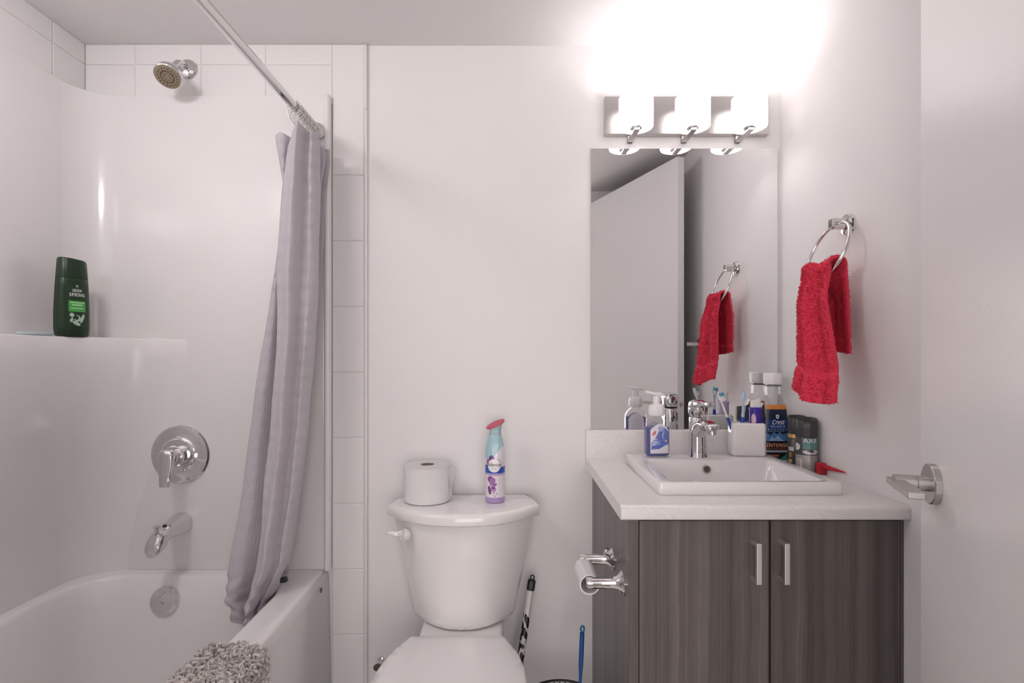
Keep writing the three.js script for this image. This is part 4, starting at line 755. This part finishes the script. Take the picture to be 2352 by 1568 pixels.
{
  const t = thing('hand_towel', 'red terry towel draped through the towel ring', 'towel', [0.765, 1.06, 0.35]);
  // a path over the ring: long layer towards the room, short layer towards the wall
  const RING = (f) => {                                       // f across the towel, 0 at the back, 1 at the front
    return V(0.754 + 0.014 * (2 * f - 1) ** 2 + 0.003 * Math.sin(f * 9), 1.392 - 0.012 * Math.sin(f * Math.PI) + 0.003 * Math.sin(f * 7), lerp(0.282, 0.396, f));
  };
  const fold = (f, k, s) => 0.010 * Math.sin(f * 8.2 + k) * s + 0.005 * Math.sin(f * 17 + k * 2) * s;
  const front = (f, v) => {                                    // v 0 at the top, 1 at the hem
    const top = RING(f), y = lerp(top.y, 1.078 + 0.010 * Math.cos(f * 5) - 0.014 * f, v), s = sstep(0.02, 0.3, v);
    return V(lerp(top.x - 0.019, 0.728, s) + fold(f, 1.2, s) - 0.012 * s * sstep(0.75, 1, v), y, lerp(top.z, lerp(0.274, 0.47, f), sstep(0, 1, v) * 0.62 + v * 0.38));
  };
  const back = (f, v) => {
    const top = RING(f), y = lerp(top.y, 1.186 - 0.01 * f, v), s = sstep(0.02, 0.4, v);
    return V(lerp(top.x + 0.019, 0.797, s) + fold(f, 3.4, s) * 0.55, y, lerp(top.z, lerp(0.282, 0.41, f), v));
  };
  const sheet = (u, v) => {                                    // v: 0 back hem .. 1 front hem
    const k = 0.4; let p;
    if (v < k - 0.03) p = back(u, 1 - v / (k - 0.03));
    else if (v > k + 0.03) p = front(u, (v - k - 0.03) / (1 - k - 0.03));
    else { const a = (v - k + 0.03) / 0.06 * Math.PI, q = RING(u); p = V(q.x + 0.019 * Math.cos(a), q.y + 0.013 * Math.sin(a), q.z); }
    return p;
  };
  const bandAt = (v) => Math.max(Math.exp(-(((v - 0.885) / 0.013) ** 2)), Math.exp(-(((v - 0.055) / 0.012) ** 2)));
  const thick = 0.0042, off = V(0.765, 1.06, 0.35), NU = 70, NV = 190;
  const nrm = (u, v) => { const e = 0.004, a = sheet(Math.min(1, u + e), v).sub(sheet(Math.max(0, u - e), v)), b = sheet(u, Math.min(1, v + e)).sub(sheet(u, Math.max(0, v - e))); return a.cross(b).normalize(); };
  const outer = (u, v, s) => { const p = sheet(u, v), n = nrm(u, v), h = thick * (1 - 0.55 * bandAt(v)) * (0.8 + 0.5 * n3(u * 40, v * 95, s * 3)); return p.addScaledVector(n, s * h).sub(off); };
  const red = phys(0.78, 0.042, 0.09, 0.95, { sheen: 0.5, sheenRoughness: 0.5 }); red.sheenColor = new THREE.Color().setRGB(0.7, 0.1, 0.15);
  const A = gridSurface(NU, NV, (u, v) => outer(u, v, 1)), B = gridSurface(NU, NV, (u, v) => outer(1 - u, v, -1));
  const rim = gridSurface(4, NV, (s, v) => outer(0, v, lerp(-1, 1, s))), rim2 = gridSurface(4, NV, (s, v) => outer(1, v, lerp(1, -1, s)));
  const h0 = gridSurface(NU, 4, (u, s) => outer(u, 0, lerp(-1, 1, s))), h1 = gridSurface(NU, 4, (u, s) => outer(u, 1, lerp(1, -1, s)));
  mesh('towel_cloth', merge([A, B, rim, rim2, h0, h1]), red, t);
  const lp = tube([V(0, 0, 0), V(0.0015, 0.0022, 0), V(0.0008, 0.0042, 0.001)], 0.0006, 4, false, 4);
  const N = 16000, im = new THREE.InstancedMesh(lp, std(1, 1, 1, 0.9), N), M = new THREE.Matrix4(), q = new THREE.Quaternion(), q2 = new THREE.Quaternion(), C = new THREE.Color();
  seed = 4242; let k = 0;
  while (k < N) {
    const u = rnd(), v = rnd(), s = rnd() < 0.5 ? 1 : -1;
    if (rnd() < bandAt(v) * 1.3) continue;
    const p = outer(u, v, s * 0.9), n = nrm(u, v).multiplyScalar(s).add(V(rnd() - 0.5, rnd() - 0.7, rnd() - 0.5).multiplyScalar(1.1)).normalize();
    q.setFromUnitVectors(V(0, 1, 0), n); q2.setFromAxisAngle(V(0, 1, 0), rnd() * 6.28); q.multiply(q2);
    const sc = 0.55 + rnd() * 0.5; M.compose(p, q, V(sc, sc, sc)); im.setMatrixAt(k, M);
    const b = 0.62 + rnd() * 0.24; C.setRGB(b, b * 0.055, b * 0.115); im.setColorAt(k, C); k++;
  }
  im.name = 'terry_loops'; im.userData = { kind: 'stuff' }; im.castShadow = im.receiveShadow = true; t.add(im);
  mesh('hanging_tag', tube([V(-0.047, 0.016, 0.03), V(-0.046, -0.006, 0.034), V(-0.046, -0.016, 0.04), V(-0.046, -0.006, 0.047), V(-0.045, 0.01, 0.05)], 0.0006, 20, false, 6), whitePlastic, t);
}

// ---------------------------------------------------------------- toilet paper holder on the vanity side
{
  const t = thing('toilet_paper_holder', 'chrome toilet paper holder on the side of the vanity', 'paper holder', [0.249, 0.668, 0.407]);
  for (const [z, y] of [[-0.062, 0.004], [0.056, -0.004]]) {
    const fl = mesh('post', aim(lathe([[0.0265, 0], [0.0265, 0.003], [0.022, 0.0065], [0.015, 0.014], [0.0125, 0.024], [0.0118, 0.066], [0.0125, 0.078], [0.0105, 0.084], [0, 0.0855]], 32), V(-0.0002, y, z), V(-1, 0, 0)), chrome, t);
    fl.name = 'post';
  }
  mesh('spindle', cyl(0.008, 0.008, V(-0.074, 0.003, -0.06), V(-0.074, -0.003, 0.052), 20), chrome, t);
  mesh('hook_tab', tube([V(-0.012, 0.014, -0.05), V(-0.022, 0.022, -0.05), V(-0.018, 0.034, -0.05)], 0.0045, 14), chrome, t);
}
{
  const m = mesh('empty_paper_roll', lathe([[0.0225, 0], [0.0225, 0.1], [0.0198, 0.1], [0.0198, 0], [0.0225, 0]], 40).rotateX(Math.PI / 2), std(0.82, 0.8, 0.8, 0.9), scene);
  m.position.set(0.249 - 0.074, 0.6555, 0.353);
  m.userData = { label: 'nearly used-up white paper roll on the chrome holder', category: 'toilet paper' };
}

// ---------------------------------------------------------------- open door with lever, towel bar behind it
{
  const g = new THREE.Group(); g.name = 'door_1'; scene.add(g);
  g.userData = { kind: 'structure', label: 'open white door with a chrome lever, swung to the wall' };
  g.position.set(0.729, 0, 0.702);
  g.rotation.y = Math.atan2(-0.357, 0.934);                     // local z runs from the latch edge to the hinge, local -x faces the room
  mesh('door_slab', bx(0, 0.035, 0.012, 2.05, 0, 0.79, 0.0012), doorPaint, g);
  const lev = mesh('door_lever', aim(lathe([[0.0335, 0.0002], [0.0335, 0.009], [0.032, 0.0105], [0.0125, 0.0105], [0.0125, 0.026], [0.011, 0.0265], [0.011, 0.0285], [0.0125, 0.029], [0.0125, 0.058], [0, 0.058]], 48), V(0, 0.957, 0.0665), V(-1, 0, 0)), satin, g);
  mesh('lever_bar', bx(-0.0665, -0.0435, 0.9515, 0.9625, 0.054, 0.168, 0.0018), satin, lev);
  mesh('lever_hole_dot', new THREE.SphereGeometry(0.0026, 10, 8).translate(-0.036, 0.957 - 0.003, 0.0665 + 0.0118), blackPlastic, lev);  // black dot stands for the dark inside of the lever hole
  const rear = mesh('rear_lever', aim(lathe([[0.0335, 0.0002], [0.0335, 0.006], [0.012, 0.008], [0.012, 0.03], [0, 0.03]], 32), V(0.035, 0.957, 0.0665), V(1, 0, 0)), satin, g);
  mesh('latch_plate', aim(lathe([[0, 0.0012], [0.0105, 0.001], [0.0115, -0.002]], 28), V(0.0175, 0.957, 0), V(0, 0, -1)), satin, g);
  mesh('latch_bolt', bx(0.0115, 0.0235, 0.951, 0.963, -0.009, 0.001, 0.001), satin, g);
  for (const y of [0.25, 1.05, 1.85]) mesh('hinge', merge([cyl(0.006, 0.006, V(-0.004, y - 0.045, 0.794), V(-0.004, y + 0.045, 0.794), 14), bx(0.0, 0.03, y - 0.045, y + 0.045, 0.79, 0.7925)]), satin, g);
}
{
  const t = thing('towel_bar', 'chrome towel bar on the wall behind the open door', 'towel bar', [XR, 1.224, 0.724]);
  for (const z of [0, 0.42]) mesh('post', aim(lathe([[0.025, 0.0002], [0.025, 0.004], [0.021, 0.008], [0.0105, 0.0105], [0.0095, 0.06], [0, 0.06]], 32), V(0, 0, z), V(-1, 0, 0)), chrome, t);
  mesh('bar', cyl(0.007, 0.007, V(-0.052, 0, -0.002), V(-0.052, 0, 0.422), 20), chrome, t);
}

renderer.render(scene, camera);
